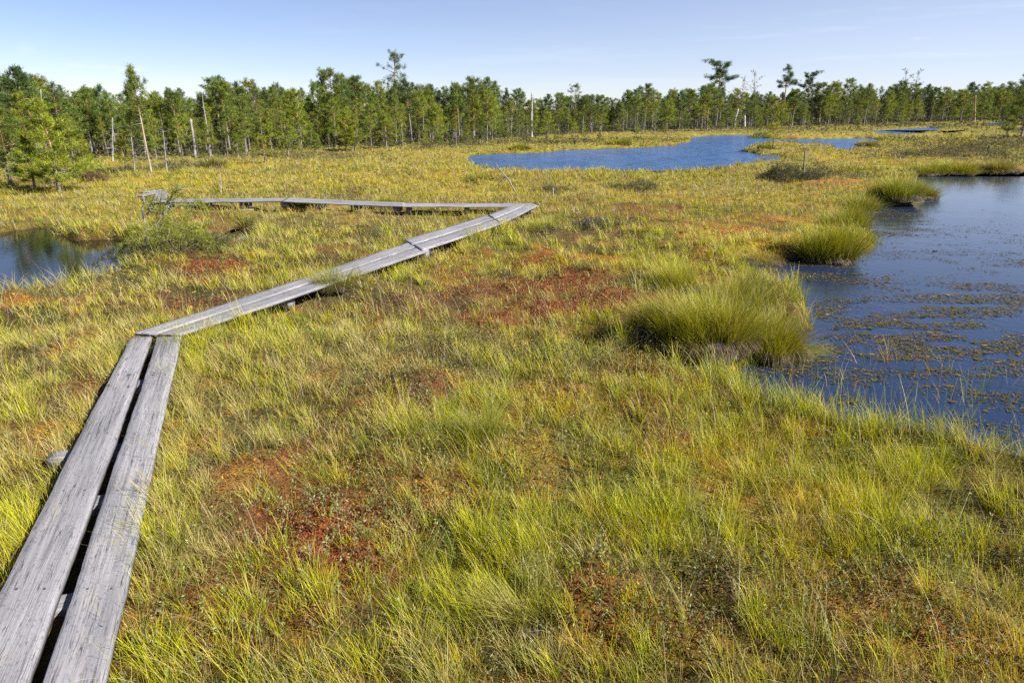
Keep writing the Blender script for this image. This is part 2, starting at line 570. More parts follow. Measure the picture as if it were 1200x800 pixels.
    l.new(mrp.outputs[0], mk.inputs[0]); l.new(kn.outputs[0], mk.inputs[1])
    vm = n.new("ShaderNodeVectorMath"); vm.operation = 'SCALE'
    l.new(mixb.outputs['Result'], vm.inputs[0]); l.new(mk.outputs[0], vm.inputs['Scale'])
    l.new(vm.outputs[0], b.inputs['Base Color'])
    bp = n.new("ShaderNodeBump"); bp.inputs['Strength'].default_value = .55; bp.inputs['Distance'].default_value = .006
    l.new(ad.outputs[0], bp.inputs['Height']); l.new(bp.outputs[0], b.inputs['Normal'])
    l.new(b.outputs[0], out.inputs[0])
    return m


M_WOOD = wood_mat()
m_nail, n_, l_ = new_mat("rusty_nail")
o_ = n_.new("ShaderNodeOutputMaterial"); b_ = n_.new("ShaderNodeBsdfPrincipled")
b_.inputs['Base Color'].default_value = (.05, .035, .03, 1); b_.inputs['Roughness'].default_value = .7
b_.inputs['Metallic'].default_value = .4
l_.new(b_.outputs[0], o_.inputs[0])
M_NAIL = m_nail

# ------------------------------------------------------------------ ponds
WZ = -0.12
PONDS_PX = {
    'near': [(1500, 640), (1240, 566), (1190, 548), (1120, 527), (1040, 510), (980, 496), (930, 482), (885, 468), (862, 454), (872, 436),
             (905, 418), (938, 398), (948, 368), (930, 340), (898, 326), (872, 318), (868, 308), (895, 303), (930, 306), (1000, 304), (1018, 296),
             (1012, 272), (985, 262), (975, 254), (1010, 244), (1060, 240), (1086, 232), (1086, 220), (1072, 211), (1082, 205), (1110, 204),
             (1150, 203), (1200, 202), (1320, 201), (1560, 260), (1700, 420)],
    'lake': [(543, 186), (560, 182), (600, 180), (640, 178.5), (690, 175), (740, 174), (790, 171), (808, 167), (811, 161.5), (830, 159.5),
             (860, 158.5), (893, 158.5), (899, 162.5), (930, 163.5), (985, 162.5), (1015, 162), (1034, 165), (1016, 172), (990, 178),
             (965, 172), (930, 169), (892, 169.5), (870, 176.5), (885, 182), (915, 183), (928, 187), (905, 192), (870, 196), (845, 202),
             (800, 205), (750, 206), (700, 205), (650, 204), (610, 202), (580, 201), (558, 197), (548, 191)],
    'left': [(-160, 276), (0, 274), (18, 271), (45, 268), (56, 272), (70, 279), (129, 281), (160, 285), (166, 294), (156, 312),
             (134, 326), (100, 334), (60, 344), (18, 352), (0, 356), (-160, 370)],
    'pool_a': [(1018, 155), (1050, 151.5), (1090, 150), (1104, 151), (1090, 156), (1060, 159), (1030, 159)],
    'pool_b': [(1092, 154), (1128, 153), (1132, 155.5), (1105, 157.5)],
    'pool_c': [(1152, 145), (1176, 143.5), (1180, 147), (1160, 149)],
    'pool_d': [(262, 276), (276, 269), (296, 272), (300, 284), (284, 294), (266, 288)],
    'pool_e': [(118, 200), (150, 196), (190, 193.5), (226, 195), (232, 199), (190, 202), (150, 204)],
    'pool_f': [(676, 412), (684, 404), (696, 404), (700, 412), (690, 420)],
}
PONDS = {k: np.array([gp(x, y, WZ) for x, y in v]) for k, v in PONDS_PX.items()}


def smooth_poly(p, amp, seed):
    """subdivide a shoreline and make it wander"""
    out = []
    rr = np.random.default_rng(seed)
    for i in range(len(p)):
        a, b = p[i], p[(i + 1) % len(p)]
        L = np.linalg.norm(b - a)
        k = int(max(1, min(5, L / .5)))
        nrm = np.array((-(b - a)[1], (b - a)[0])) / (L + 1e-9)
        for j in range(k):
            t = j / k
            o = 0 if j == 0 else rr.normal(0, min(amp, .14 * L))
            out.append(a + (b - a) * t + nrm * o)
    return np.array(out)


for i_, k_ in enumerate(PONDS):
    PONDS[k_] = smooth_poly(PONDS[k_], .22, 40 + i_)


def pond_sd(x, y, lim=1.2):
    """distance to the nearest shoreline, negative inside a pond (clamped to +-lim)"""
    sd = np.full(len(x), lim)
    for p in PONDS.values():
        lo, hi = p.min(0) - lim, p.max(0) + lim
        idx = np.nonzero((x > lo[0]) & (x < hi[0]) & (y > lo[1]) & (y < hi[1]))[0]
        if not len(idx):
            continue
        X, Y = x[idx], y[idx]
        dmin = np.full(len(idx), 1e9); ins = np.zeros(len(idx), dtype=bool)
        for i in range(len(p)):
            a, b = p[i], p[(i + 1) % len(p)]
            e = b - a; l2 = e @ e + 1e-12
            t = np.clip(((X - a[0]) * e[0] + (Y - a[1]) * e[1]) / l2, 0, 1)
            dmin = np.minimum(dmin, (X - a[0] - t * e[0]) ** 2 + (Y - a[1] - t * e[1]) ** 2)
            if a[1] != b[1]:
                c = ((a[1] > Y) != (b[1] > Y)) & (X < (b[0] - a[0]) * (Y - a[1]) / (b[1] - a[1]) + a[0])
                ins ^= c
        d = np.sqrt(dmin)
        d = np.where(ins, -d, d)
        s = sd[idx]
        sd[idx] = np.where(ins, np.maximum(d, -lim), np.where(s < 0, s, np.minimum(s, d)))
    return sd


# boardwalk outline (survey pixels on the plank tops): start-left, start-right, end-left, end-right, height
BZ = 0.28
SECTIONS = [
    # (far-left/upper edge start, end), (lower edge start, end), z start, z end
    dict(a0=(-205, 1080), a1=(153, 394), b0=(58, 1080), b1=(212, 393), z0=.21, z1=.20),
    dict(a0=(157, 390), a1=(484, 282), b0=(213, 390), b1=(503, 292.5), z0=.225, z1=.20),
    dict(a0=(474, 280.5), a1=(577, 250), b0=(495, 292), b1=(592, 260), z0=.22, z1=.20),
    dict(a0=(572, 251.5), a1=(604, 239), b0=(588, 261), b1=(630, 240.5), z0=.215, z1=.22),
    dict(a0=(622, 238), a1=(466, 238), b0=(632, 241), b1=(466, 241.5), z0=.20, z1=.24),
    dict(a0=(474, 237.0), a1=(338, 231.5), b0=(474, 241), b1=(330, 235.5), z0=.26, z1=.32),
    dict(a0=(345, 232.0), a1=(198, 233.0), b0=(340, 235.3), b1=(180, 236), z0=.305, z1=.22),
    dict(a0=(178, 236.5), a1=(183, 224), b0=(196, 235), b1=(195, 222.5), z0=.235, z1=.22),
]


def board_mask(x, y, grow=0.0):
    """True under the boardwalk"""
    m = np.zeros(len(x), dtype=bool)
    for s in SECTIONS:
        q = [gp(*s['a0'], s['z0']), gp(*s['a1'], s['z1']), gp(*s['b1'], s['z1']), gp(*s['b0'], s['z0'])]
        c = sum(q) / 4
        ins = np.ones(len(x), dtype=bool)
        area = sum(q[i][0] * q[(i + 1) % 4][1] - q[(i + 1) % 4][0] * q[i][1] for i in range(4))
        for i in range(4):
            a, b = q[i], q[(i + 1) % 4]
            e = b - a; L = np.linalg.norm(e)
            d = ((x - a[0]) * e[1] - (y - a[1]) * e[0]) / L * (1 if area > 0 else -1)
            ins &= d < grow
        m |= ins
    return m


MOUNDS = [  # px, py, radius m, height m
    (720, 350, .55, .13), (560, 520, .5, .10), (640, 460, .5, .08), (300, 440, .5, .08), (500, 460, .45, .08),
    (420, 650, .35, .06), (880, 292, .5, .08), (760, 262, 1.0, .12), (920, 205, 1.4, .15), (1150, 178, 3.0, .3), (1080, 190, 2.0, .2),
    (1230, 175, 3.5, .3), (380, 200, 3, .15), (520, 205, 2.0, .15), (60, 215, 3, .15), (220, 290, .9, .14), (100, 275, .8, .05),
    (700, 240, 2, .15), (620, 212, 2, .12), (210, 560, .3, .05), (330, 540, .4, .06), (680, 690, .35, .05), (30, 470, .6, .06),
    (1000, 590, .5, .05),
]
MOUNDS = [(*gp(a, b, 0), r, h) for a, b, r, h in MOUNDS]


# patches of plants: px, py, rx, ry, strength
RED = [(405, 642, 105, 74, .98), (335, 728, 85, 60, .9), (700, 700, 45, 30, .5), (610, 368, 120, 32, 1.0), (720, 352, 70, 22, .9), (600, 308, 60, 14, .6),
       (250, 268, 90, 14, .8), (250, 312, 50, 14, .9), (760, 255, 60, 12, .5), (470, 565, 55, 35, .5), (545, 480, 60, 20, .3),
       (440, 380, 50, 16, .5), (1110, 190, 60, 6, .6), (1155, 196, 60, 5, .7), (60, 272, 40, 4, .7), (650, 330, 90, 22, .6), (520, 640, 60, 40, .35)]
ORANGE = [(730, 470, 120, 35, .95), (960, 258, 60, 14, .7), (975, 216, 70, 8, .9), (860, 272, 90, 18, .7), (760, 730, 170, 60, .8),
          (620, 590, 120, 50, .5), (780, 530, 80, 28, .5), (1120, 765, 100, 28, .5), (840, 460, 60, 20, .6), (30, 390, 50, 30, .5),
          (560, 430, 60, 14, .4), (700, 405, 80, 22, .7), (930, 500, 100, 18, .4), (380, 300, 70, 10, .3),
          (520, 600, 60, 30, .5), (700, 300, 90, 20, .4)]
LIME = [(960, 560, 220, 60, 1.0), (1050, 650, 220, 90, 1.0), (760, 610, 120, 60, .7), (1000, 750, 240, 60, .7), (600, 650, 70, 70, .6),
        (800, 300, 70, 30, .6), (260, 500, 90, 90, .35), (590, 490, 70, 50, .6), (180, 700, 80, 90, .5), (800, 560, 100, 50, .7),
        (250, 420, 60, 30, .6), (560, 280, 60, 20, .4), (60, 600, 80, 100, .35), (340, 380, 100, 30, .4), (880, 540, 120, 30, .6)]
GOLD = [(420, 214, 190, 11, 1.0), (620, 203, 90, 8, .6), (1000, 184, 90, 8, .8), (880, 288, 50, 10, .9), (720, 235, 90, 14, .5),
        (560, 225, 130, 10, .8), (240, 215, 120, 10, .6), (870, 240, 90, 12, .6), (820, 500, 120, 40, .4), (930, 600, 120, 60, .4),
        (720, 175, 90, 6, .7), (960, 160, 90, 4, .7), (60, 265, 90, 10, .4)]
HEATH = [(110, 208, 110, 9, 1.0), (300, 183, 220, 5, 1.0), (560, 169, 200, 4, .9), (850, 154, 300, 2.5, .9), (1050, 148, 200, 2.5, .9), (1130, 172, 110, 16, .75), (180, 200, 120, 7, .6), (380, 186, 100, 5, .9), (360, 415, 60, 16, .6), (230, 292, 60, 16, 1.0), (700, 268, 40, 8, .7), (745, 222, 50, 7, .8),
         (650, 222, 40, 7, .5), (1100, 186, 140, 8, .8), (300, 600, 70, 40, .35), (920, 205, 60, 10, .9), (1180, 165, 80, 12, .8), (500, 168, 300, 4, .8),
         (120, 330, 110, 22, .35), (860, 178, 30, 4, .6), (330, 205, 60, 6, .5), (600, 430, 90, 22, .3), (430, 470, 90, 26, .35), (850, 152, 300, 2.5, .8)]
PALE = [(520, 250, 300, 40, .5), (400, 430, 200, 50, .8), (650, 240, 120, 25, .6), (260, 480, 110, 70, .6), (120, 420, 150, 50, .6), (60, 500, 90, 60, .5),
        (640, 470, 90, 25, .6), (880, 225, 130, 20, .5), (560, 350, 150, 30, .4), (230, 620, 60, 120, .6), (70, 345, 80, 20, .6), (1100, 175, 200, 10, .5),
        (470, 520, 120, 40, .4)]
SPRIG = [(600, 400, 160, 40, 1.0), (620, 340, 120, 30, .8), (700, 270, 120, 24, .7), (540, 560, 200, 60, .8), (120, 350, 130, 30, .8), (800, 345, 90, 22, .5),
         (900, 240, 120, 25, .6), (470, 300, 200, 25, .5), (430, 600, 140, 80, .6), (900, 730, 260, 60, .4), (300, 300, 80, 30, .6)]


def field(lst, px, py):
    f = np.zeros(len(px))
    for a, b, rx, ry, s in lst:
        f = np.maximum(f, s * np.exp(-(((px - a) / rx) ** 2 + ((py - b) / ry) ** 2)))
    return f


def land_z(x, y):
    r = np.hypot(x, y)
    h = 0.29 * (fbm(x / 1.1, y / 1.1, 3, 3) - .42)
    h += 0.11 * (fbm(x / .42, y / .42, 13, 2) - .5) * np.clip(1.3 - r / 30, .4, 1)
    near = np.clip(1 - (r - 7) / 9, 0, 1)
    h += near * 0.045 * (fbm(x / .11, y / .11, 23, 2) - .5)
    mpx, mpy = proj(x, y, 0)
    mo = np.maximum(field(RED, mpx, mpy), field(ORANGE, mpx, mpy)) * np.clip(1.4 - r / 18, 0, 1)
    h += mo * .085 * (np.sqrt(vnoise(x / .21, y / .21, 41)) * .7 + np.sqrt(vnoise(x / .09, y / .09, 43)) * .3 - .45)
    for mx, my, mr, mh in MOUNDS:
        d2 = ((x - mx) ** 2 + (y - my) ** 2) / (mr * mr)
        h += mh * np.exp(-d2 * 1.4)
    far = np.clip((r - 60) / 200, 0, 1)
    h += far * 0.6 * fbm(x / 40, y / 40, 31, 2)
    return np.maximum(h, -.06 + 0 * h)


def ground_z(x, y, sd=None):
    if sd is None:
        sd = pond_sd(x, y)
    t = sstep(0, .3, sd)
    h = land_z(x, y)
    wet = (WZ - .03) * (1 - t) + h * t
    return np.where(sd > 0, wet, WZ - .03 - .35 * np.clip(-sd / .5, 0, 1))


# where the forest begins (survey pixels)
EX = [-120, 0, 120, 250, 330, 450, 560, 640, 700, 800, 900, 1000, 1100, 1200, 1320]
EY = [196, 194, 187, 182, 176, 172, 166, 160, 156.5, 153.5, 150.5, 147.5, 144.5, 142.5, 141]

# ------------------------------------------------------------------ vegetation map
def fields(x, y):
    px, py = proj(x, y, 0)
    n1 = fbm(x / .9, y / .9, 51, 3); n2 = fbm(x / .55, y / .55, 61, 3); n3 = fbm(x / 2.3, y / 2.3, 71, 3)
    n4 = fbm(x / 6 + 7, y / 3.2, 81, 3); n5 = fbm(x / 4.2, y / 2.1 + 3, 87, 3)
    red = np.clip(field(RED, px, py) * 1.25 + (n1 - .55) * 2.0, 0, 1)
    org = np.clip(field(ORANGE, px, py) * 1.2 + (n2 - .57) * 2.2, 0, 1)
    lime = np.clip(field(LIME, px, py) + (n3 - .5) * 1.2, 0, 1)
    gold = np.clip(field(GOLD, px, py) * 1.1 + (n2 - .58) * 1.2 + (n4 - .55) * 1.5, 0, 1)
    heath = np.clip(field(HEATH, px, py) * 1.2 + (n1 - .6) * 1.6 + (n5 - .53) * 2.4, 0, 1)
    pale = np.clip(field(PALE, px, py) + (n2 - .5) * 1.3, 0, 1)
    spr = np.clip(field(SPRIG, px, py) * 1.1 + (n3 - .55) * 1.2, 0, 1)
    edge_y = np.interp(px, EX, EY)
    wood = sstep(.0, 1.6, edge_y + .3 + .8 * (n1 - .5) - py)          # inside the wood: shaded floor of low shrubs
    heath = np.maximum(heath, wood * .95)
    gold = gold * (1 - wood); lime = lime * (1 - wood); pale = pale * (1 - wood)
    return px, py, red, org, lime, gold, heath, pale, spr


# ------------------------------------------------------------------ ground sheet
def build_ground():
    ta = np.linspace(-R(50), R(50), 760)
    tb = np.linspace(R(50), R(310), 90)[1:-1]
    th = np.concatenate((ta, tb))
    rr = np.concatenate(([0.35], np.geomspace(1.2, 30, 620), np.geomspace(30, 150, 150)[1:], np.geomspace(150, 3000, 40)[1:]))
    nr, na = len(rr), len(th)
    X = (rr[:, None] * np.sin(th)[None]).ravel(); Y = (rr[:, None] * np.cos(th)[None]).ravel()
    sd = pond_sd(X, Y)
    Z = ground_z(X, Y, sd)
    px, py, red, org, lime, gold, heath, pale, spr = fields(X, Y)
    r = np.hypot(X, Y)
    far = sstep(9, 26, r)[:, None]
    c = np.array((.060, .046, .012)) * (1 - far) + np.array((.24, .205, .035)) * far  # near peat, its colour darkened to stand for deep shade between tufts

    def over(c, colr, f):
        f = f[:, None]
        return c * (1 - f) + np.array(colr) * f
    c = over(c, (.17, .17, .010), lime * .65)
    c = over(c, (.40, .31, .02), gold * .7)
    c = over(c, (.20, .15, .05), pale * .5)
    c = over(c, (.32, .13, .015), org * .85)
    c = over(c, (.19, .06, .015), red * .9)
    c = over(c, (.06, .055, .03), heath * .7)
    shore = np.exp(-(np.maximum(sd, 0) / .13) ** 2)
    c = over(c, (.035, .024, .012), shore * .9)
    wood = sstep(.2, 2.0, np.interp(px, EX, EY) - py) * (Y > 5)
    c = over(c, (.035, .036, .013), wood)  # dark shrub floor, with the forest's shade put into its colour
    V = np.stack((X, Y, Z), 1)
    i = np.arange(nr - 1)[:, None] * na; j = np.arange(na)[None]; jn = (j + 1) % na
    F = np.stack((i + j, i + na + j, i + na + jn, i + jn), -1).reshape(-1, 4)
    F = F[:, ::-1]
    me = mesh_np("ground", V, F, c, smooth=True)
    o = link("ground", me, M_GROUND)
    tag(o, "mossy bog ground of red, orange and olive hummocks", "ground", kind="structure")


build_ground()


def build_water(key, mat, label):
    p = PONDS[key]
    lo, hi = p.min(0) - .25, p.max(0) + .25
    # an outline a little outside the shoreline: a grid of squares kept where water or its bank lies
    n = 40
    gx = np.linspace(lo[0], hi[0], n + 1); gy = np.linspace(lo[1], hi[1], n + 1)
    V = np.array([(x, y, WZ) for y in gy for x in gx])
    cx, cy = np.meshgrid((gx[:-1] + gx[1:]) / 2, (gy[:-1] + gy[1:]) / 2)
    cell = math.hypot(gx[1] - gx[0], gy[1] - gy[0])
    sd = pond_sd(cx.ravel(), cy.ravel(), lim=max(1.2, cell * 1.5)).reshape(n, n)
    F = [(j * (n + 1) + i, j * (n + 1) + i + 1, (j + 1) * (n + 1) + i + 1, (j + 1) * (n + 1) + i)
         for j in range(n) for i in range(n) if sd[j, i] < cell]
    me = mesh_np("water", V, np.array(F))
    o = link("water", me, mat)
    tag(o, label, "water", kind="structure")


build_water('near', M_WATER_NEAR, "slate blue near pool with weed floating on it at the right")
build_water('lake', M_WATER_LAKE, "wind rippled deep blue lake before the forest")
build_water('left', M_WATER_CALM, "dark still pool with tree reflections at the left edge")
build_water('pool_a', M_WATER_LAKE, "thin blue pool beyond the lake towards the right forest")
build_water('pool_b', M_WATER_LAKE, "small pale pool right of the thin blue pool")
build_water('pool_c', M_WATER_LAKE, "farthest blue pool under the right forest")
build_water('pool_d', M_WATER_CALM, "little puddle gleaming right of the gnarled dead pines")
build_water('pool_e', M_WATER_CALM, "dark narrow pool behind the leaning pine's foot")
build_water('pool_f', M_WATER_CALM, "tiny puddle left of the big sedge tussock")

# ------------------------------------------------------------------ grass and herbs (uncountable cover)
CLEAR = [(*gp(a, b, -.05), r) for a, b, r in ((815, 418, .62), (898, 410, .45), (840, 436, .35), (968, 300, .5), (990, 262, .5), (1050, 236, .9), (555, 535, .22), (279, 284, .55), (207, 303, .6), (160, 306, .4))]
PXW = 1 / 683.0        # metres per rendered pixel at one metre


def grow_zone(y0, y1, tuft_m2, blades_per, nseg, wmin, herb_m2, rng, herb_leaf):
    """sedge tufts and dwarf-shrub sprigs for a band of depth"""
    res = []
    herbs = []
    mg = 1.0 + .03 * y1
    area = (y1 - y0) * ((y0 + y1) * .79 + 2 * mg)
    N = int(area * tuft_m2)
    ys = np.sqrt(rng.uniform(y0 * y0, y1 * y1, N))
    xs = rng.uniform(-1, 1, N) * (ys * .79 + mg)
    px, py, red, org, lime, gold, heath, pale, spr = fields(xs, ys)
    sd = pond_sd(xs, ys)
    bare = np.maximum(red * .93, org * .74)
    clump = sstep(.40, .60, fbm(xs / .33, ys / .33, 91, 2))
    clump = np.where(ys > 14, .5 + .5 * clump, clump)
    dens = (1 - bare) * (.16 + .84 * clump) + .34 * lime
    bank = np.exp(-((sd - .25) / .25) ** 2)
    dens = np.maximum(dens, .9 * bank * (sd > .04))
    fr = np.hypot(xs, ys)
    edge = board_mask(xs, ys, .20)
    dens = np.where(edge, np.maximum(dens, .85), dens)
    dens *= np.where(sd > .03, 1, 0)
    dens *= 1 - .8 * heath
    for ex_, ey_, er_ in CLEAR:
        dens *= 1 - .92 * np.exp(-(((xs - ex_) ** 2 + (ys - ey_) ** 2) / er_ ** 2) ** 2)
    keep = (rng.random(N) < dens) & ~board_mask(xs, ys, -.02)
    idx = np.nonzero(keep)[0]
    n = len(idx)
    if n:
        x, y = xs[idx], ys[idx]
        z = ground_z(x, y, sd[idx])
        l_, g_, p_, b_, bk = lime[idx], gold[idx], pale[idx], bare[idx], bank[idx]
        big = rng.random(n) < .30
        nb = np.maximum(2, (blades_per * rng.uniform(.4, 1.3, n) * np.where(big, 1.8, .8))).astype(int)
        tr = rng.uniform(.02, .06, n) * np.where(big, 1.8, 1)
        hh = rng.uniform(.08, .175, n) * (1 + .3 * l_ + .4 * bk) * np.where(big, 1.35, 1) * (1 - .3 * b_)
        hh *= np.where(fr[idx] > 35, .8, 1) * np.where(edge[idx], 1.15, 1)
        taz = rng.uniform(0, 2 * math.pi, n)
        r1 = rng.random(n)
        # species colour (tip / base)
        wl_ = .25 + 1.1 * l_; wg = .10 + 1.2 * g_; wp = .22 + .9 * p_; wd = .16 + .35 * l_ + .3 * bk
        W = np.stack((wl_, wg, wp, wd), 1); W = W / W.sum(1)[:, None]
        cum = W.cumsum(1)
        sp = (r1[:, None] > cum).sum(1)
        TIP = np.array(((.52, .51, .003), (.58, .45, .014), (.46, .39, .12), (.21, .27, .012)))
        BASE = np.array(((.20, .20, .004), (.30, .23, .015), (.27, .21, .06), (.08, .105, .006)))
        rep = np.repeat(np.arange(n), nb); M = len(rep)
        ang = rng.uniform(0, 2 * math.pi, M); rad = np.sqrt(rng.random(M)) * tr[rep]
        P = np.stack((x[rep] + np.cos(ang) * rad, y[rep] + np.sin(ang) * rad, z[rep] - .01), 1)
        s = sp[rep]
        straw = rng.random(M) < np.clip(.20 + .25 * p_[rep] - .14 * l_[rep], .03, 1)
        ct = TIP[s].copy(); cb = BASE[s].copy()
        ct[straw] = (.47, .38, .17); cb[straw] = (.30, .23, .09)
        k = rng.uniform(.72, 1.3, (M, 1)) if y0 < 10 else rng.uniform(.86, 1.14, (M, 1))
        ct *= k; cb *= k
        if y0 > 10:      # seen far off, the sward is more straw and olive than lemon
            ct *= (.86, .82, 1.25)
        ct[:, 0] *= rng.uniform(.85, 1.15, M)
        # lean outward from the tuft centre, with a light prevailing wind to the left
        az = ang + rng.normal(0, .5, M)
        lean = .04 + .42 * rad / (tr[rep] + 1e-6) * rng.random(M) + np.abs(rng.normal(0, .12, M))
        curve = rng.uniform(.1, .9, M) * np.where(straw, 1.5, .8) * np.where(s == 2, 1.5, 1)
        L = hh[rep] * rng.uniform(.6, 1.3, M)
        flat = straw & (rng.random(M) < .4)
        lean = np.where(flat, rng.uniform(.9, 1.45, M), lean)
        curve = np.where(flat, rng.uniform(0, .3, M), curve)
        az2 = np.where(rng.random(M) < .25, math.pi + rng.normal(0, .5, M), az)
        dep = y[rep] * CP + 2.2 * SP
        wd_ = np.maximum(rng.uniform(.0016, .0034, M), wmin * PXW * dep * rng.uniform(.8, 1.3, M))
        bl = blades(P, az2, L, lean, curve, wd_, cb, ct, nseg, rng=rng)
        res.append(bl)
        if y0 < 14:
            tips = bl[0].reshape(M, -1, 3)[:, -1]
            pick = np.nonzero((rng.random(M) < .07 + .10 * l_[rep]) & ~straw)[0]
            tp = tips[pick]; m_ = len(pick)
            sz = np.maximum(.0028, .55 * PXW * dep[pick]) * rng.uniform(.6, 1.2, m_)
            off = np.array(((-.5, 0, 0), (.5, 0, 0), (0, .5, .2), (0, 0, 1.6)))
            Vh = tp[:, None, :] + off[None] * sz[:, None, None]
            q4 = np.arange(m_)[:, None] * 4
            Fh = np.concatenate([q4 + np.array(f) for f in ((0, 1, 3), (1, 2, 3), (2, 0, 3))])
            Ch = np.array(((.50, .42, .24), (.36, .24, .10), (.62, .56, .40)))[rng.integers(0, 3, m_)]
            res.append((Vh.reshape(-1, 3), Fh, np.repeat(Ch, 4, 0)))
    # dwarf shrubs: upright sprigs with small leaves, taller and darker where heather grows
    N = int(area * herb_m2)
    ys = np.sqrt(rng.uniform(y0 * y0, y1 * y1, N)); xs = rng.uniform(-1, 1, N) * (ys * .79 + mg)
    px, py, red, org, lime, gold, heath, pale, spr = fields(xs, ys)
    sd = pond_sd(xs, ys)
    pr = np.clip(.10 + .55 * spr + .9 * heath + .2 * np.maximum(red, org), 0, 1)
    keep = (rng.random(N) < pr) & (sd > .1) & ~board_mask(xs, ys, .03)
    idx = np.nonzero(keep)[0]; n = len(idx)
    if n:
        x, y = xs[idx], ys[idx]; z = ground_z(x, y, sd[idx])
        he = (rng.random(n) < heath[idx])
        H = np.where(he, rng.uniform(.10, .30, n), rng.uniform(.05, .13, n))
        k = herb_leaf
        rep = np.repeat(np.arange(n), k); M = n * k
        t = np.tile((np.arange(k) + .5) / k, n) * rng.uniform(.8, 1.1, M)
        laz = rng.uniform(0, 2 * math.pi, n); ll = rng.uniform(0, .45, n)
        P = np.stack((x[rep] + np.cos(laz)[rep] * ll[rep] * t * H[rep], y[rep] + np.sin(laz)[rep] * ll[rep] * t * H[rep], z[rep] + t * H[rep]), 1)
        dep = y[rep] * CP + 2.2 * SP
        lw = np.maximum(rng.uniform(.010, .018, M) * np.where(he[rep], 1.1, 1), 1.1 * PXW * dep)
        d = rng.normal(0, 1, (M, 3)); d[:, 2] = np.abs(d[:, 2]) * .9 + .25; d /= np.linalg.norm(d, axis=1)[:, None]
        sdv = np.cross(rng.normal(0, 1, (M, 3)), d); sdv /= np.linalg.norm(sdv, axis=1)[:, None]
        pal = np.array(((.17, .20, .075), (.12, .15, .035), (.21, .19, .07), (.15, .09, .04)))
        ch = pal[rng.integers(0, 4, n)]
        hp = np.array(((.055, .06, .025), (.08, .075, .03), (.06, .07, .02), (.12, .085, .05)))
        ch = np.where(he[:, None], hp[rng.integers(0, 4, n)], ch) * rng.uniform(.75, 1.3, (n, 1))
        w = (lw * .27)[:, None] * sdv
        tip = P + d * lw[:, None] * 1.5
        V = np.stack((P, P + d * lw[:, None] * .7 - w, tip, P + d * lw[:, None] * .7 + w), 1).reshape(-1, 3)
        q = np.arange(M)[:, None] * 4
        F = np.concatenate((q + np.array((0, 1, 2)), q + np.array((0, 2, 3))))
        herbs.append((V, F, np.repeat(ch[rep], 4, 0)))
        # the stems
        if k >= 5:
            Pb = np.stack((x, y, z), 1)
            sc_ = np.tile(np.array((.13, .08, .045)), (n, 1))
            herbs.append(blades(Pb, laz, H, ll * .9, .1, .0022, sc_, sc_, 2, rng=rng))
    return res, herbs


def join(lst):
    mb = MB()
    for V, F, C in lst:
        mb.add(V, F, C)
    return mb


ZONES = [  # y0, y1, tufts per m2, blades per tuft, segments, min width px, sprigs per m2, leaves per sprig
    (1.3, 3.6, 300, 26, 5, .45, 900, 9),
    (3.6, 7, 215, 19, 4, .42, 520, 8),
    (7, 14, 120, 12, 3, .42, 130, 6),
    (14, 28, 80, 6, 3, .42, 40, 5),
    (28, 60, 34, 4, 2, .45, 11, 5),
    (60, 150, 5, 4, 2, .5, 1.5, 5),
]
gl, hl = [], []
for i_, z_ in enumerate(ZONES):
    a_, b_ = grow_zone(*z_[:7], np.random.default_rng(100 + i_), z_[7])
    gl += a_; hl += b_
q_ = np.random.default_rng(555)
ys_ = np.sqrt(q_.uniform(1.4 ** 2, 9 ** 2, 2600)); xs_ = q_.uniform(-1, 1, 2600) * (ys_ * .79 + 1)
sd_ = pond_sd(xs_, ys_); k_ = (sd_ > .1) & ~board_mask(xs_, ys_, .02)
xs_, ys_ = xs_[k_], ys_[k_]; m_ = len(xs_)
cs_ = np.array(((.50, .42, .24), (.40, .30, .15), (.56, .50, .32), (.30, .33, .08)))[q_.integers(0, 4, m_)] * q_.uniform(.7, 1.15, (m_, 1))
gl.append(blades(np.stack((xs_, ys_, ground_z(xs_, ys_, sd_[k_])), 1), q_.uniform(0, 6.28, m_), q_.uniform(.22, .5, m_), np.abs(q_.normal(.35, .4, m_)), q_.uniform(0, 1.3, m_),
                 np.maximum(q_.uniform(.0018, .0032, m_), .4 * PXW * ys_), cs_ * .75, cs_, 6, rng=q_))
o = link("grass", join(gl).mesh("grass"), M_GRASS)
tag(o, "yellow green sedge and pale straw covering the whole bog", "grass", kind="stuff")
o = link("dwarf_shrubs", join(hl).mesh("dwarf_shrubs"), M_HERB)
tag(o, "low grey green and brown heather sprigs growing through the moss", "heather", kind="stuff")
del gl, hl

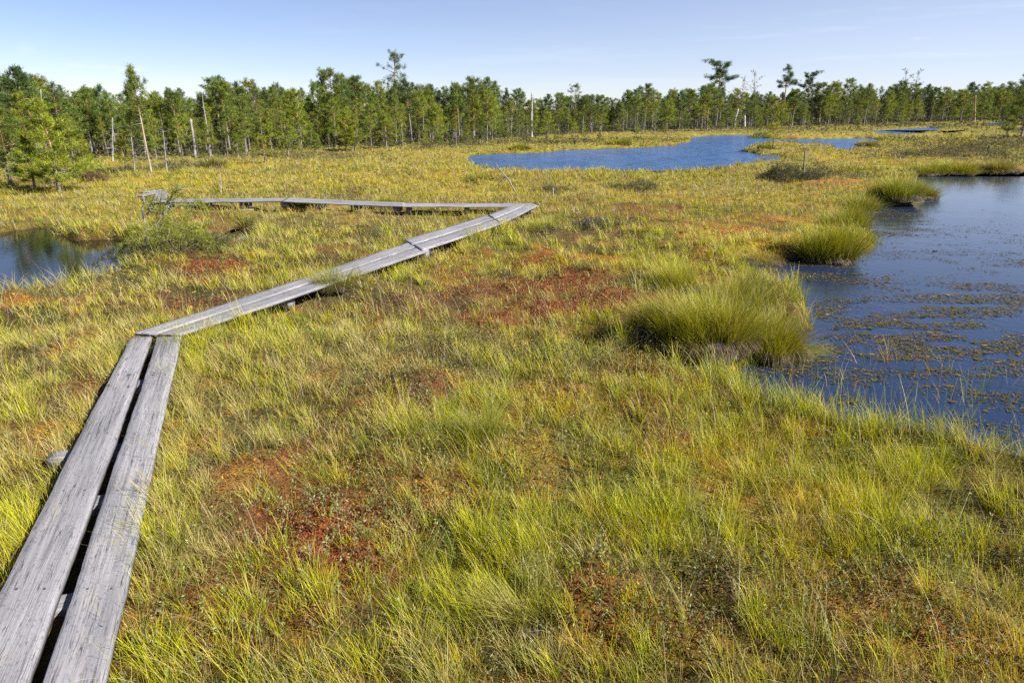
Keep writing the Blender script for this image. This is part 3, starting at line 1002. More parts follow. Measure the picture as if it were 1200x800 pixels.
def moss():
    rr = np.random.default_rng(321)
    parts = []
    for y0, y1, dn, sz in ((1.4, 3.4, 4200, .011), (3.4, 6, 2000, .015), (6, 11, 700, .024)):
        area = (y1 - y0) * ((y0 + y1) * .79 + 2)
        N = int(area * dn)
        y = np.sqrt(rr.uniform(y0 * y0, y1 * y1, N)); x = rr.uniform(-1, 1, N) * (y * .79 + 1)
        px, py, red, org, lime, gold, heath, pale, spr = fields(x, y)
        sd = pond_sd(x, y)
        w = np.clip(np.maximum(red, org) * 1.2 - .1, 0, 1)
        k = (rr.random(N) < np.maximum(w, .12)) & (sd > .08) & ~board_mask(x, y, 0)
        x, y, red, org = x[k], y[k], red[k], org[k]; n = len(x)
        z = ground_z(x, y, sd[k])
        pr = np.clip(red / (red + org + .05), 0, 1)
        isr = rr.random(n) < pr
        cr = np.array(((.23, .075, .018), (.18, .042, .015), (.28, .12, .025), (.20, .06, .024)))[rr.integers(0, 4, n)]
        co = np.array(((.38, .17, .018), (.42, .27, .03), (.30, .20, .02), (.22, .20, .02)))[rr.integers(0, 4, n)]
        c = np.where(isr[:, None], cr, co) * rr.uniform(.65, 1.3, (n, 1))
        P = np.stack((x, y, z), 1)
        parts.append(needles(P, np.zeros((n, 3)), sz * rr.uniform(.7, 1.4, n), 6, c, rr, upb=.5, wid=.5))
    o = link("sphagnum_moss", join(parts).mesh("sphagnum_moss"), M_HERB)
    tag(o, "spongy red, rust and golden moss heads in the gaps between the sedge", "moss", kind="stuff")


moss()

# ------------------------------------------------------------------ boardwalk
def plank(name, parent, org, p00, p01, p10, p11, z0, z1, th, seed, label=None, nails=()):
    """plank whose top runs from edge p00-p01 (start) to p10-p11 (end)"""
    rr = np.random.default_rng(seed)
    p00, p01, p10, p11 = map(np.asarray, (p00, p01, p10, p11))
    L = np.linalg.norm((p10 + p11 - p00 - p01) / 2); W = np.linalg.norm(p01 - p00)
    n = int(max(10, min(120, L / .06)))
    b = min(.006, th * .2)
    # closed cross-section: (across 0..1 position with bevel, depth)
    sec = [(0, -b), (0, 0)] if False else None
    prof = [(0.0, -th + b, 0), (0.0, -b, 0), (b, 0, 1), (.25, 0, 2), (.5, 0, 2), (.75, 0, 2), (1.0, 0, 3), (1.0, -b, 4), (1.0, -th + b, 4), (.5, -th, 2)]
    V, A = [], []
    ph = rr.uniform(0, 6.28, 4)
    off = rr.uniform(0, 50)
    m = len(prof)
    for i in range(n + 1):
        t = i / n
        l, r_ = p00 + (p10 - p00) * t, p01 + (p11 - p01) * t
        ax = (r_ - l); w = np.linalg.norm(ax); ax = ax / w
        s = t * L
        wl = .0035 * math.sin(s * 2.1 + ph[0]) + .002 * math.sin(s * 7.3 + ph[1]) + rr.normal(0, .0009)
        wr = .0035 * math.sin(s * 1.7 + ph[2]) + .002 * math.sin(s * 6.1 + ph[3]) + rr.normal(0, .0009)
        zt = z0 + (z1 - z0) * t - .008 * math.sin(math.pi * t) + .003 * math.sin(s * 1.3 + ph[0])
        for (u, dz, kind) in prof:
            if kind == 0: q = wl
            elif kind == 1: q = wl + b
            elif kind == 3: q = w + wr - b
            elif kind == 4: q = w + wr
            else: q = wl + (w + wr - wl) * u
            cup = -.003 * (1 - (2 * u - 1) ** 2) if dz == 0 and kind == 2 else 0
            pt = l + ax * q
            V.append((pt[0] - org[0], pt[1] - org[1], zt + dz + cup - org[2]))
            A.append((s + off, q - w / 2 + (0 if dz > -.02 else dz * 1.0), off * 3.7 + (dz * 3)))
    V = np.array(V); A = np.array(A)
    F = []
    for i in range(n):
        for j in range(m):
            a, c = i * m + j, i * m + (j + 1) % m
            F.append((a, c, c + m, a + m))
    me_f = np.array(F)
    # end caps as quads fanned
    caps = []
    for base in (0, n * m):
        for j in range(1, m - 2, 2):
            caps.append((base, base + j, base + j + 1, base + j + 2) if base == 0 else (base, base + j + 2, base + j + 1, base + j))
    F = np.concatenate((me_f, np.array(caps)))
    # make outward
    me = mesh_np(name, V, F, attrs={"pl": A})
    import bmesh
    bm = bmesh.new(); bm.from_mesh(me); bmesh.ops.recalc_face_normals(bm, faces=bm.faces); bm.to_mesh(me); bm.free()
    o = link(name, me, M_WOOD, parent)
    if label:
        o["label"] = label
    for (t, u) in nails:
        c = (p00 + (p10 - p00) * t) * (1 - u) + (p01 + (p11 - p01) * t) * u
        zt = z0 + (z1 - z0) * t - .008 * math.sin(math.pi * t)
        mb = MB()
        tube(mb, [(c[0] - org[0], c[1] - org[1], zt - org[2] - .015), (c[0] - org[0], c[1] - org[1], zt - org[2] + .003)], .005, (.05, .04, .04), 8)
        link("nail", mb.mesh("nail"), M_NAIL, o)
    return o


def beam(name, parent, org, c, d, ln, wid, ht, ztop, seed):
    """squared sleeper centred at c along unit direction d"""
    d = np.asarray(d) / np.linalg.norm(d); nrm = np.array((-d[1], d[0]))
    a0 = np.asarray(c) - d * ln / 2; a1 = np.asarray(c) + d * ln / 2
    return plank(name, parent, org, a0 + nrm * wid / 2, a0 - nrm * wid / 2, a1 + nrm * wid / 2, a1 - nrm * wid / 2, ztop, ztop, ht, seed)


SEC_INFO = [
    ("pair of long grey planks with a dark gap running off the near left corner", [.0, .47, .52, .47, 1.0], (.06, .27, .44, .585, .80, .985)),
    ("sunlit grey plank pair from the near planks' end to the stepped joint", [0, .49, .54], (.03, .34, .62, .97)),
    ("plank pair between the stepped joint and the bend before the far corner", [0, .49, .54], (.05, .5, .95)),
    ("shortest plank pair at the far corner where the boardwalk turns left", [0, .49, .54], (.1, .9)),
    ("shaded low plank pair running left from the far corner", [0, .48, .54], (.08, .5, .92)),
    ("raised plank pair over dark sleepers in the middle of the far boardwalk", [0, .48, .54], (.06, .4, .7, .97)),
    ("long thin plank pair on the left half of the far boardwalk", [0, .48, .54], (.05, .35, .65, .95)),
    ("two short broad planks turning away at the far left end of the boardwalk", [0, .48, .53], (.2, .85)),
]
for si, s in enumerate(SECTIONS):
    z0, z1 = s['z0'], s['z1']
    A0, A1, B0, B1 = gp(*s['a0'], z0), gp(*s['a1'], z1), gp(*s['b0'], z0), gp(*s['b1'], z1)
    mid = (A0 + A1 + B0 + B1) / 4
    org = (mid[0], mid[1], 0.0)
    th_ = thing("boardwalk_section", SEC_INFO[si][0], "boardwalk", org, 0, "boardwalk sections across the bog")
    if si == 0:      # widths read at both ends
        g0a, g0b, g1a, g1b = .503, .60, .425, .53
    else:
        g0a, g0b, g1a, g1b = .485, .525, .485, .525
    nl = [(t, u) for t in SEC_INFO[si][2] for u in (.28, .74)] if si < 3 else ()
    plank("plank", th_, org, A0, A0 + (B0 - A0) * g0a, A1, A1 + (B1 - A1) * g1a, z0, z1, .05 if si == 0 else .036, 300 + si, nails=nl)
    plank("plank", th_, org, A0 + (B0 - A0) * g0b, B0, A1 + (B1 - A1) * g1b, B1, z0 - .004, z1 - .004, .05 if si == 0 else .036, 340 + si, nails=nl)
    for k, t in enumerate(SEC_INFO[si][2]):
        a, b = A0 + (A1 - A0) * t, B0 + (B1 - B0) * t
        dirw = (A1 - A0) / np.linalg.norm(A1 - A0); nrm = np.array((-dirw[1], dirw[0]))
        over = (-.2, -.16, -.24)[k % 3] if si else (-.04, -.07, -.06, .13, -.06, .12)[k % 6]
        c = (a + b) / 2
        wd = abs((b - a) @ nrm)
        if si == 0 and k == 3: c = c + nrm * .12
        if si == 0 and k == 5: c = c - nrm * .09
        zt = z0 + (z1 - z0) * t - (.064 if si == 0 else .052)
        if si == 0 and k in (3, 5): zt -= .035
        beam("crossbeam", th_, org, c, nrm, wd + over, .12, .12, zt, 380 + si * 10 + k)

# loose boards
def lone_plank(px0, py0, px1, py1, w, z, label, name="loose_board", cat="board", th=.035):
    a, b = gp(px0, py0, z), gp(px1, py1, z)
    d = (b - a) / np.linalg.norm(b - a); nrm = np.array((-d[1], d[0])) * w / 2
    org = ((a[0] + b[0]) / 2, (a[1] + b[1]) / 2, 0)
    o = plank(name, None, org, a + nrm, a - nrm, b + nrm, b - nrm, z, z, th, int(px0))
    o.location = org
    tag(o, label, cat, "loose boards by the boardwalk")
    return o


lone_plank(280, 245.5, 297, 244.5, .16, .10, "short bleached board lying in the grass before the far boardwalk")
lone_plank(164, 229, 187, 224, .16, .14, "pale plank slanting off the far left end of the boardwalk, nearer one")
lone_plank(166, 224.8, 188, 221.8, .15, .14, "pale plank slanting off the far left end of the boardwalk, farther one")

# ------------------------------------------------------------------ sedge tussocks (countable)
def tussock(px, py, wid, ht, nb, label, mound=.45, cols=((.20, .22, .03), (.09, .10, .02)), thatch=.35, zb=None, lean=.75, straw=.18, seed=0, blade_w=.0035, ell=1.0, wind=(0, 0)):
    rr = np.random.default_rng(900 + seed)
    c = gp(px, py, -.05)
    zg = float(ground_z(np.array([c[0]]), np.array([c[1]]))[0])
    zb = max(zg, WZ) - .03 if zb is None else zb
    t = thing("sedge_tussock", label, "grass tussock", (c[0], c[1], zb), 0, "sedge tussocks standing above the bog")
    rad = wid / 2; mh = ht * mound
    # root mound: irregular dome
    nu, nv = 28, 9
    V = []
    for j in range(nv + 1):
        a = j / nv * math.pi / 2
        for i in range(nu):
            f = 2 * math.pi * i / nu
            k = 1 + .12 * math.sin(3 * f + seed) + .08 * math.sin(5 * f + 2 * seed)
            r_ = rad * .72 * k * math.cos(a) ** .6
            V.append((r_ * math.cos(f) * ell, r_ * math.sin(f), mh * math.sin(a) ** .9))
    F = [(j * nu + i, j * nu + (i + 1) % nu, (j + 1) * nu + (i + 1) % nu, (j + 1) * nu + i) for j in range(nv) for i in range(nu)]
    V = np.array(V); V += rr.normal(0, .008, V.shape)
    cm = np.tile((.035, .024, .013), (len(V), 1)) * rr.uniform(.6, 1.4, (len(V), 1))
    link("root_mound", mesh_np("root_mound", V, np.array(F), cm, True), M_DEAD, t)
    # green blades, in sub-tufts that each lean their own way
    ns = max(11, int(34 * wid)) if wid < 1.4 else 40
    sa = rr.uniform(0, 2 * math.pi, ns); sq = np.sqrt(rr.random(ns)) * .95
    swz = rr.uniform(0, 2 * math.pi, ns); sh = rr.uniform(.36, 1.28, ns); sl = rr.uniform(.05, .5, ns)
    own = rr.integers(0, ns, nb)
    k = 1 + .12 * np.sin(3 * sa + seed) + .08 * np.sin(5 * sa + 2 * seed)
    bx = (rad * .68 * sq * k * np.cos(sa))[own] + rr.normal(0, rad * .115, nb); by = (rad * .68 * sq * k * np.sin(sa))[own] + rr.normal(0, rad * .115, nb)
    ang = np.arctan2(by, bx); q = np.clip(np.hypot(bx, by) / (rad * .72), 0, 1.0)
    zz = mh * np.sqrt(np.clip(1 - (q * .93) ** 2, 0, 1)) ** .8
    P = np.stack((bx * ell, by, zz - .02), 1)
    vx = np.cos(ang) * lean * q ** 1.3 + np.cos(swz[own]) * sl[own] + wind[0] + rr.normal(0, .16, nb)
    vy = np.sin(ang) * lean * q ** 1.3 + np.sin(swz[own]) * sl[own] + wind[1] + rr.normal(0, .16, nb)
    st = rr.random(nb) < straw
    ct = np.tile(cols[0], (nb, 1)); cb = np.tile(cols[1], (nb, 1))
    yl = np.clip(rr.random((nb, 1)) ** 2 * .6 + (rr.random(ns)[own] ** 2 * .6)[:, None], 0, 1)
    ct = ct * (1 - yl) + np.array((.40, .33, .02)) * yl
    ct[st] = (.45, .36, .14); cb[st] = (.24, .17, .06)
    kk = rr.uniform(.7, 1.3, (nb, 1)); ct *= kk; cb *= kk
    Ls = (ht - mh * .6) * rr.uniform(.35, 1.15, nb) * sh[own] * np.where(rr.random(nb) < .04, 1.3, 1)
    out = [blades(P, np.arctan2(vy, vx), Ls, np.clip(np.hypot(vx, vy), 0, 1.35), rr.uniform(.1, .8, nb), blade_w * rr.uniform(.6, 1.25, nb), cb, ct, 4, rng=rr)]
    # dead thatch hanging down the sides
    nt = int(nb * thatch)
    if nt:
        ang = rr.uniform(0, 2 * math.pi, nt)
        k = 1 + .12 * np.sin(3 * ang + seed) + .08 * np.sin(5 * ang + 2 * seed)
        r_ = rad * .70 * k; hz = mh * rr.uniform(.45, .95, nt)
        P = np.stack((r_ * np.cos(ang) * ell, r_ * np.sin(ang), hz), 1)
        col = np.array(((.13, .088, .05), (.07, .046, .027), (.22, .16, .085)))[rr.integers(0, 3, nt)] * rr.uniform(.7, 1.2, (nt, 1))
        L = hz * rr.uniform(.7, 1.15, nt)
        th_arr = blades(P, ang + rr.normal(0, .3, nt), L, rr.uniform(1.6, 2.1, nt), rr.uniform(.7, 1.2, nt), blade_w * 1.2, col * .8, col, 3, rng=rr)
        if thatch >= .25:
            link("dead_thatch", join([th_arr]).mesh("dead_thatch"), M_GRASS, t)
        else:
            out.append(th_arr)
    link("leaf_blades", join(out).mesh("leaf_blades"), M_GRASS, t)
    return t


G_DK = ((.24, .285, .010), (.06, .075, .006))
G_LM = ((.38, .41, .012), (.15, .165, .008))
G_GR = ((.18, .245, .012), (.045, .062, .006))
tussock(826, 421, .92, .62, 7000, "big dome shaped tussock with brown hanging thatch at the near pool's edge", .36, ((.30, .33, .010), (.06, .075, .006)), .28, seed=1, ell=1.15, lean=.38, blade_w=.0046)
tussock(905, 410, .75, .50, 4500, "broad tussock leaning over the water, joined to the big dome's right side", .36, ((.28, .31, .012), (.09, .10, .008)), .3, seed=2, lean=.55, blade_w=.0045, wind=(.2, 0))
tussock(768, 402, .62, .46, 3200, "dark low tussock joined to the big dome's left side", .4, ((.17, .22, .012), (.045, .06, .006)), .3, seed=26, lean=.7, blade_w=.0042, wind=(-.25, 0))
tussock(868, 372, .9, .50, 3600, "ragged grey green tuft behind the big dome shaped tussock, towards the water", .25, ((.24, .28, .03), (.08, .09, .01)), .15, seed=27, lean=.4, blade_w=.0045)
tussock(790, 340, 1.0, .42, 3500, "tall bright yellow green tuft behind the big dome shaped tussock", .2, G_LM, .1, seed=3, lean=.45)
tussock(968, 301, 1.0, .74, 6000, "upright green clump standing in the near pool left of open water", .2, G_DK, .1, seed=4, lean=.3, blade_w=.006, straw=.1)
tussock(990, 262, 1.2, .52, 3500, "deep green clump behind the upright clump at the inlet", .22, G_GR, .1, seed=5, lean=.6, blade_w=.007)
tussock(1050, 236, 1.8, .60, 4200, "wide dark green point of sedge jutting into the near pool", .25, G_GR, .1, seed=6, lean=.7, blade_w=.008)
tussock(1080, 229, 1.2, .5, 2600, "green sedge at the tip of the wide point in the near pool", .2, G_GR, .1, seed=24, lean=.6, blade_w=.008)
tussock(1008, 244, 1.3, .5, 2600, "sedge fringe between the deep green clump and the wide green point", .2, G_GR, .1, seed=25, lean=.6, blade_w=.008)
tussock(1120, 202, 2.0, .62, 3200, "dark overhanging bank tussock across the near pool, leftmost of three", .3, G_DK, .25, seed=7, lean=.8, blade_w=.012)
tussock(1085, 203, 1.5, .5, 2400, "small olive clump where the far bank meets the pool", .3, G_GR, .2, seed=8, lean=.7, blade_w=.012)
tussock(1168, 201, 1.8, .6, 3200, "bank tussock over red peat across the near pool", .35, ((.20, .19, .05), (.09, .08, .03)), .4, seed=9, lean=.9, blade_w=.012)
tussock(555, 535, .55, .34, 3000, "dark green tuft swept to the left in the middle of the near bog", .15, G_DK, .1, seed=10, lean=.7, blade_w=.0026, wind=(-.45, .1))
tussock(612, 720, .42, .30, 1500, "lime tuft with long pale blades near the bottom edge", .12, ((.33, .34, .06), (.16, .16, .04)), .1, seed=11, lean=.6, blade_w=.0024, wind=(-.3, .1))
tussock(392, 350, .75, .32, 2200, "grey green tuft hiding the lower edge of the sunlit plank pair", .25, G_DK, .2, seed=12, blade_w=.004, lean=.7)
tussock(228, 420, .5, .32, 1800, "bright tuft right of the joint of the near planks", .15, G_LM, .05, seed=13, blade_w=.003)
tussock(455, 245, 1.2, .4, 1800, "brown footed tuft beside the shaded low planks", .35, G_DK, .3, seed=14, blade_w=.008)
tussock(558, 216, 1.3, .42, 1600, "small dark tuft above the far boardwalk near the lake's left end", .3, G_GR, .2, seed=15, blade_w=.010)
tussock(355, 250, 1.0, .35, 1400, "round green tuft in front of the raised planks", .25, G_DK, .2, seed=16, blade_w=.008)
tussock(248, 198, 1.6, .55, 1600, "blue green tuft at the right end of the dark narrow pool", .3, ((.16, .2, .06), (.07, .09, .03)), .1, seed=17, blade_w=.014)
tussock(725, 171.5, 2.2, .45, 2600, "dark green clump on the near edge of the low grassy island bank", .3, G_GR, .2, seed=18, blade_w=.02)
tussock(610, 176.5, 1.8, .45, 1800, "dark footed clump at the lake's far left bank", .35, G_DK, .3, seed=19, blade_w=.02)
tussock(1016, 174, 1.8, .5, 1700, "blue green clump at the right tip of the lake arm", .3, ((.17, .2, .07), (.08, .09, .03)), .1, seed=20, blade_w=.018)
tussock(897, 177, 1.3, .4, 1600, "green clump at the tip of the grassy spit in the lake", .25, G_GR, .15, seed=21, blade_w=.016)
tussock(890, 302, 1.0, .22, 2200, "low golden mound on the shore left of the upright clump", .5, ((.40, .33, .04), (.26, .19, .03)), .2, seed=22, blade_w=.005)
tussock(640, 275, 1.1, .3, 1600, "faint green tuft right of the bend in the boardwalk", .2, G_LM, .1, seed=23, blade_w=.006)

# ------------------------------------------------------------------ things floating or standing in the near pool
def pondweed():
    rr = np.random.default_rng(77)
    N = 520000
    a, b = gp(860, 520, WZ), gp(1300, 215, WZ)
    x = rr.uniform(1.2, 12, N); y = rr.uniform(3.0, 17.5, N)
    sd = pond_sd(x, y)
    px, py = proj(x, y, WZ)
    f1 = fbm(x / .5 + .4 * np.sin(y * 2), y / .22, 81, 3); f2 = fbm(x / 1.6, y / 1.1, 85, 2)
    d = sstep(.36, .62, f1) * sstep(.26, .5, f2)
    zone = np.exp(-((py - 400) / 80) ** 2)
    zone = np.maximum(zone, .8 * np.exp(-(((px - 1035) / 60) ** 2 + ((py - 262) / 16) ** 2)))
    zone = np.maximum(zone, .7 * np.exp(-(((px - 940) / 80) ** 2 + ((py - 325) / 25) ** 2)))
    zone = np.maximum(zone, .5 * sstep(296, 335, py))
    zone *= np.where(py > 500, .5, 1)
    keep = (sd < -.05) & (rr.random(N) < d * zone)
    x, y = x[keep], y[keep]; n = len(x)
    r_ = rr.uniform(.005, .016, n) * rr.uniform(.7, 1.3, n) * np.where(rr.random(n) < .05, 2.6, 1)
    k = 6
    th = np.arange(k) * 2 * math.pi / k + rr.uniform(0, 6.28, n)[:, None]
    rad = r_[:, None] * rr.uniform(.35, 1.25, (n, k))
    elx = rr.uniform(.5, 1.0, n)[:, None]
    V = np.zeros((n, k, 3))
    V[..., 0] = x[:, None] + rad * np.cos(th); V[..., 1] = y[:, None] + rad * np.sin(th) * elx
    V[..., 2] = WZ + .004 + rr.uniform(0, .006, (n, k)) + rr.uniform(0, .004, n)[:, None]
    F = []
    q = np.arange(n)[:, None] * k
    F = np.concatenate([q + np.array((0, j, j + 1)) for j in range(1, k - 1)])
    pal = np.array(((.085, .07, .016), (.13, .08, .028), (.055, .062, .014), (.19, .13, .06), (.04, .035, .013)))
    c = pal[rr.choice(5, n, p=(.3, .2, .25, .1, .15))] * rr.uniform(.7, 1.3, (n, 1))
    o = link("pondweed", mesh_np("pondweed", V.reshape(-1, 3), F, np.repeat(c, k, 0)), M_HERB)
    tag(o, "brown and olive weed floating in broken strings on the near pool", "pondweed", kind="stuff")
    # emergent stems
    clumps = [(1012, 428), (1032, 422), (1040, 424), (985, 446), (993, 462), (1005, 462), (1064, 428), (1072, 434), (1092, 440), (1110, 432), (1058, 462), (1070, 474),
              (1160, 452), (1166, 446), (1175, 470), (1198, 452), (1150, 465), (1120, 470), (1100, 470), (1085, 418), (1010, 470), (960, 452), (1185, 500), (1140, 490),
              (945, 440), (925, 448), (1060, 490), (1100, 496), (1210, 480), (930, 430), (1230, 500), (1020, 480), (1135, 455)]
    P, az, L, ln, cu, cc = [], [], [], [], [], []
    for (ax, ay) in clumps:
        g = gp(ax, ay, WZ)
        for _ in range(rr.integers(4, 11)):
            P.append((g[0] + rr.normal(0, .05), g[1] + rr.normal(0, .05), WZ - .02)); az.append(rr.uniform(0, 6.28)); L.append(rr.uniform(.14, .36)); ln.append(abs(rr.normal(.1, .3)))
            cu.append(rr.uniform(0, .8)); cc.append(((.22, .26, .07), (.14, .19, .05), (.30, .17, .09), (.36, .30, .15))[rr.integers(0, 4)])
    cc = np.array(cc)
    n = len(P)
    # rushes growing out of the shallow water along the near bank
    xs = rr.uniform(.8, 7, 9000); ys = rr.uniform(3, 8, 9000)
    sd = pond_sd(xs, ys); px, py = proj(xs, ys, WZ)
    kp = (sd > -.32) & (sd < .25) & (py > 420) & (rr.random(9000) < np.where(sd < 0, .25, .8))
    xs, ys = xs[kp], ys[kp]; m = len(xs)
    P = np.concatenate((np.array(P), np.stack((xs, ys, np.full(m, WZ - .02)), 1)))
    az = np.concatenate((az, rr.uniform(0, 6.28, m))); L = np.concatenate((L, rr.uniform(.18, .36, m)))
    ln = np.concatenate((ln, np.abs(rr.normal(.05, .2, m)))); cu = np.concatenate((cu, rr.uniform(0, .6, m)))
    cc = np.concatenate((cc, np.array(((.20, .25, .06), (.13, .17, .04), (.30, .28, .09)))[rr.integers(0, 3, m)]))
    V, F, C = blades(P, az, L, ln, cu, rr.uniform(.004, .0075, len(P)), cc * .7, cc, 4, rng=rr)
    o = link("pool_sedge", mesh_np("pool_sedge", V, F, C), M_GRASS)
    tag(o, "thin sedge stems rising from the shallow water along the near pool", "water sedge", kind="stuff")


pondweed()

# ------------------------------------------------------------------ trees
BARK_LO = np.array((.20, .17, .145)); BARK_HI = np.array((.36, .19, .10)); BARK_GREY = np.array((.30, .28, .26))


def pine_arrays(seed, base=.4, rad=.17, limbs=34, shape='round', cl_r=.03, cpl=8, ntri=9, lean=0.0, col=(.085, .105, .025), stubs=8,
                trunk_r=.016, wob=.012, sparse=0.0, wid=.3, up=(5, 45), bark=None, dead_twigs=0, s0=.5):
    """a pine of height 1: (trunk arrays, crown arrays)"""
    rr = np.random.default_rng(seed)
    tb, cb = MB(), MB()
    k = 9
    tz = np.linspace(0, 1, k)
    ph = rr.uniform(0, 6.28, 2)
    cx = lean * tz + wob * np.sin(tz * 5 + ph[0]) * tz; cy = wob * np.sin(tz * 4 + ph[1]) * tz
    pts = np.stack((cx, cy, tz), 1)
    rd = trunk_r * (1 - .9 * tz ** 1.1) + .0012
    rd[0] *= 1.35
    lo, hi = (BARK_LO, BARK_HI) if bark is None else (np.array(bark[0]), np.array(bark[1]))
    tc = lo + (hi - lo) * sstep(.3, .7, tz)[:, None]
    tube(tb, pts, rd, tc, 7, .12, rr)

    def at(t):
        return np.array((np.interp(t, tz, cx), np.interp(t, tz, cy), t))
    cen, out, cc, rs = [], [], [], []
    col = np.array(col)
    az = rr.uniform(0, 6.28)
    for i in range(limbs):
        u = (i + rr.uniform(.1, .9)) / limbs
        t = base + (1 - base) * u * .97
        az += 2.4 + rr.normal(0, .5)
        if shape == 'cone': prof = (1 - u) ** .85 + .08
        elif shape == 'round': prof = math.sqrt(max(0.02, 1 - (u * 1.35 - .45) ** 2 / .85))
        elif shape == 'pine': prof = min(1, (u + .22) * 2.3) * (1 - u) ** .62 + .07
        elif shape == 'flat': prof = .55 + .45 * math.sin(math.pi * min(1, u * .9 + .1)) if u < .88 else .45
        else: prof = max(.12, math.sin(math.pi * (u * .8 + .12))) 
        L = rad * prof * rr.uniform(.35, 1.35)
        if rr.random() < sparse:
            L *= .5
        el = R(up[0] + (up[1] - up[0]) * u + rr.normal(0, 9))
        p0 = at(t)
        d = np.array((math.cos(az) * math.cos(el), math.sin(az) * math.cos(el), math.sin(el)))
        kk = 4
        lp = [p0]
        for j in range(1, kk + 1):
            s = j / kk
            lp.append(p0 + d * L * s + np.array((0, 0, .12 * L * s * s - .05 * L * s)) + rr.normal(0, .02 * L, 3))
        lp = np.array(lp)
        tube(tb, lp, np.linspace(max(.0022, trunk_r * .28 * (L / rad)), .0011, kk + 1), tc[min(k - 1, int(t * k))] * .85, 4, 0, rr)
        if rr.random() < sparse * .6:
            continue
        nc = max(2, int(cpl * (L / rad) * rr.uniform(.6, 1.3)) + 1)
        for c in range(nc):
            s = rr.uniform(s0, 1.06)
            q = p0 + d * L * s + np.array((0, 0, .12 * L * s * s - .05 * L * s))
            lat = rr.normal(0, .20 * L * s + .004)
            q = q + np.array((-math.sin(az), math.cos(az), 0)) * lat + np.array((0, 0, rr.normal(.006, .010)))
            cen.append(q); out.append(d); rs.append(cl_r * rr.uniform(.7, 1.25))
            cc.append(col * rr.uniform(.7, 1.35) * np.array((rr.uniform(.85, 1.2), 1, rr.uniform(.7, 1.1))))
    for _ in range(5):
        q = at(rr.uniform(.93, 1.0)) + rr.normal(0, .008, 3)
        cen.append(q); out.append((0, 0, 1)); rs.append(cl_r); cc.append(col * rr.uniform(.9, 1.3))
    V, F, C = needles(np.array(cen), np.array(out), np.array(rs), ntri, np.array(cc), rr, wid=wid)
    cb.add(V, F, C)
    for _ in range(stubs):
        t = rr.uniform(.12, max(.2, base + .1)); a = rr.uniform(0, 6.28); L = rr.uniform(.03, .5 * rad + .03)
        p0 = at(t)
        d = np.array((math.cos(a), math.sin(a), rr.uniform(-.25, .35)))
        m1 = p0 + d * L * .5 + rr.normal(0, .006, 3)
        tube(tb, [p0, m1, p0 + d * L + rr.normal(0, .012, 3)], [.0026, .0017, .0009], BARK_GREY * .9, 3)
        for _ in range(dead_twigs):
            m2 = m1 + d * L * rr.uniform(0, .4)
            tube(tb, [m2, m2 + rr.normal(0, .045, 3)], [.0013, .0007], BARK_GREY, 3)
    return tb.arrays(), cb.arrays()


VARS = {}
def variant(key, **kw):
    t, c = pine_arrays(**kw)
    VARS[key] = dict(t=t, c=c, tm=mesh_np("pine_trunk", *t, smooth=True), cm=mesh_np("pine_crown", *c))
    VARS[key]['tm'].materials.append(M_BARK); VARS[key]['cm'].materials.append(M_NEEDLE)


YG = (.175, .205, .020); MG = (.115, .155, .026); DG = (.070, .108, .034)
for i in range(4):
    variant(f'bog{i}', seed=10 + i, base=.14 + .07 * i, rad=.28, limbs=44, shape='cone', cl_r=.055, cpl=9, ntri=22, wid=.15, col=YG, stubs=10, trunk_r=.02, wob=.02, sparse=.1, dead_twigs=2)
for i in range(7):
    variant(f'edge{i}', seed=30 + i, base=.20 + .04 * i, rad=.21, limbs=46, shape='pine' if i % 3 else 'round', cl_r=.044, cpl=9, ntri=20, wid=.15, col=MG if i % 3 else YG, stubs=12, trunk_r=.014, wob=.018, sparse=.12, dead_twigs=1)
for i in range(5):
    variant(f'tall{i}', seed=50 + i, base=.42 + .045 * i, rad=.18, limbs=40, shape='pine' if i % 2 else 'round', cl_r=.042, cpl=9, ntri=20, wid=.15, col=DG if i % 2 else MG, stubs=10, trunk_r=.015, wob=.012)
for i in range(4):
    variant(f'thin{i}', seed=70 + i, base=.38 + .06 * i, rad=.12, limbs=34, shape='mid', cl_r=.038, cpl=6, ntri=18, wid=.15, col=YG if i % 2 else MG, stubs=14, trunk_r=.010, wob=.016, sparse=.3, dead_twigs=1)
for i in range(3):
    variant(f'dark{i}', seed=90 + i, base=.22, rad=.13, limbs=46, shape='cone', cl_r=.040, cpl=7, ntri=16, wid=.18, col=(.036, .056, .018), stubs=2, trunk_r=.014, wob=.006, up=(-12, 40))


def put_pine(key, x, y, h, label, group, rz=None, sx=1.0, tilt=(0, 0), name="pine_tree", cat="pine"):
    z = float(ground_z(np.array([x]), np.array([y]))[0]) - .03
    t = thing(name, label, cat, (x, y, z), rz if rz is not None else random.uniform(0, 6.28), group)
    t.scale = (h * sx, h * sx, h)
    t.rotation_mode = 'ZYX'          # turned about its axis first, tilted after
    t.rotation_euler = (tilt[0], tilt[1], t.rotation_euler[2])
    for nm, key2 in (("trunk", 'tm'), ("crown", 'cm')):
        o = bpy.data.objects.new(nm, VARS[key][key2]); COL.objects.link(o); o.parent = t
    return t


def px_tree(bx, by, ty, z=0.0):
    """ground position and height of a tree from its foot and tip rows"""
    g = gp(bx, by, z)
    dep = g[1] * CP - (z - CAM_H) * SP
    # height: solve the row of the tip above the foot
    v = (400 - ty) / 800.0
    # up/dep = v with up = y*SP + zz*CP, dep = y*CP - zz*SP
    zz = g[1] * (v * CP - SP) / (CP + v * SP)
    return g[0], g[1], zz + CAM_H - z


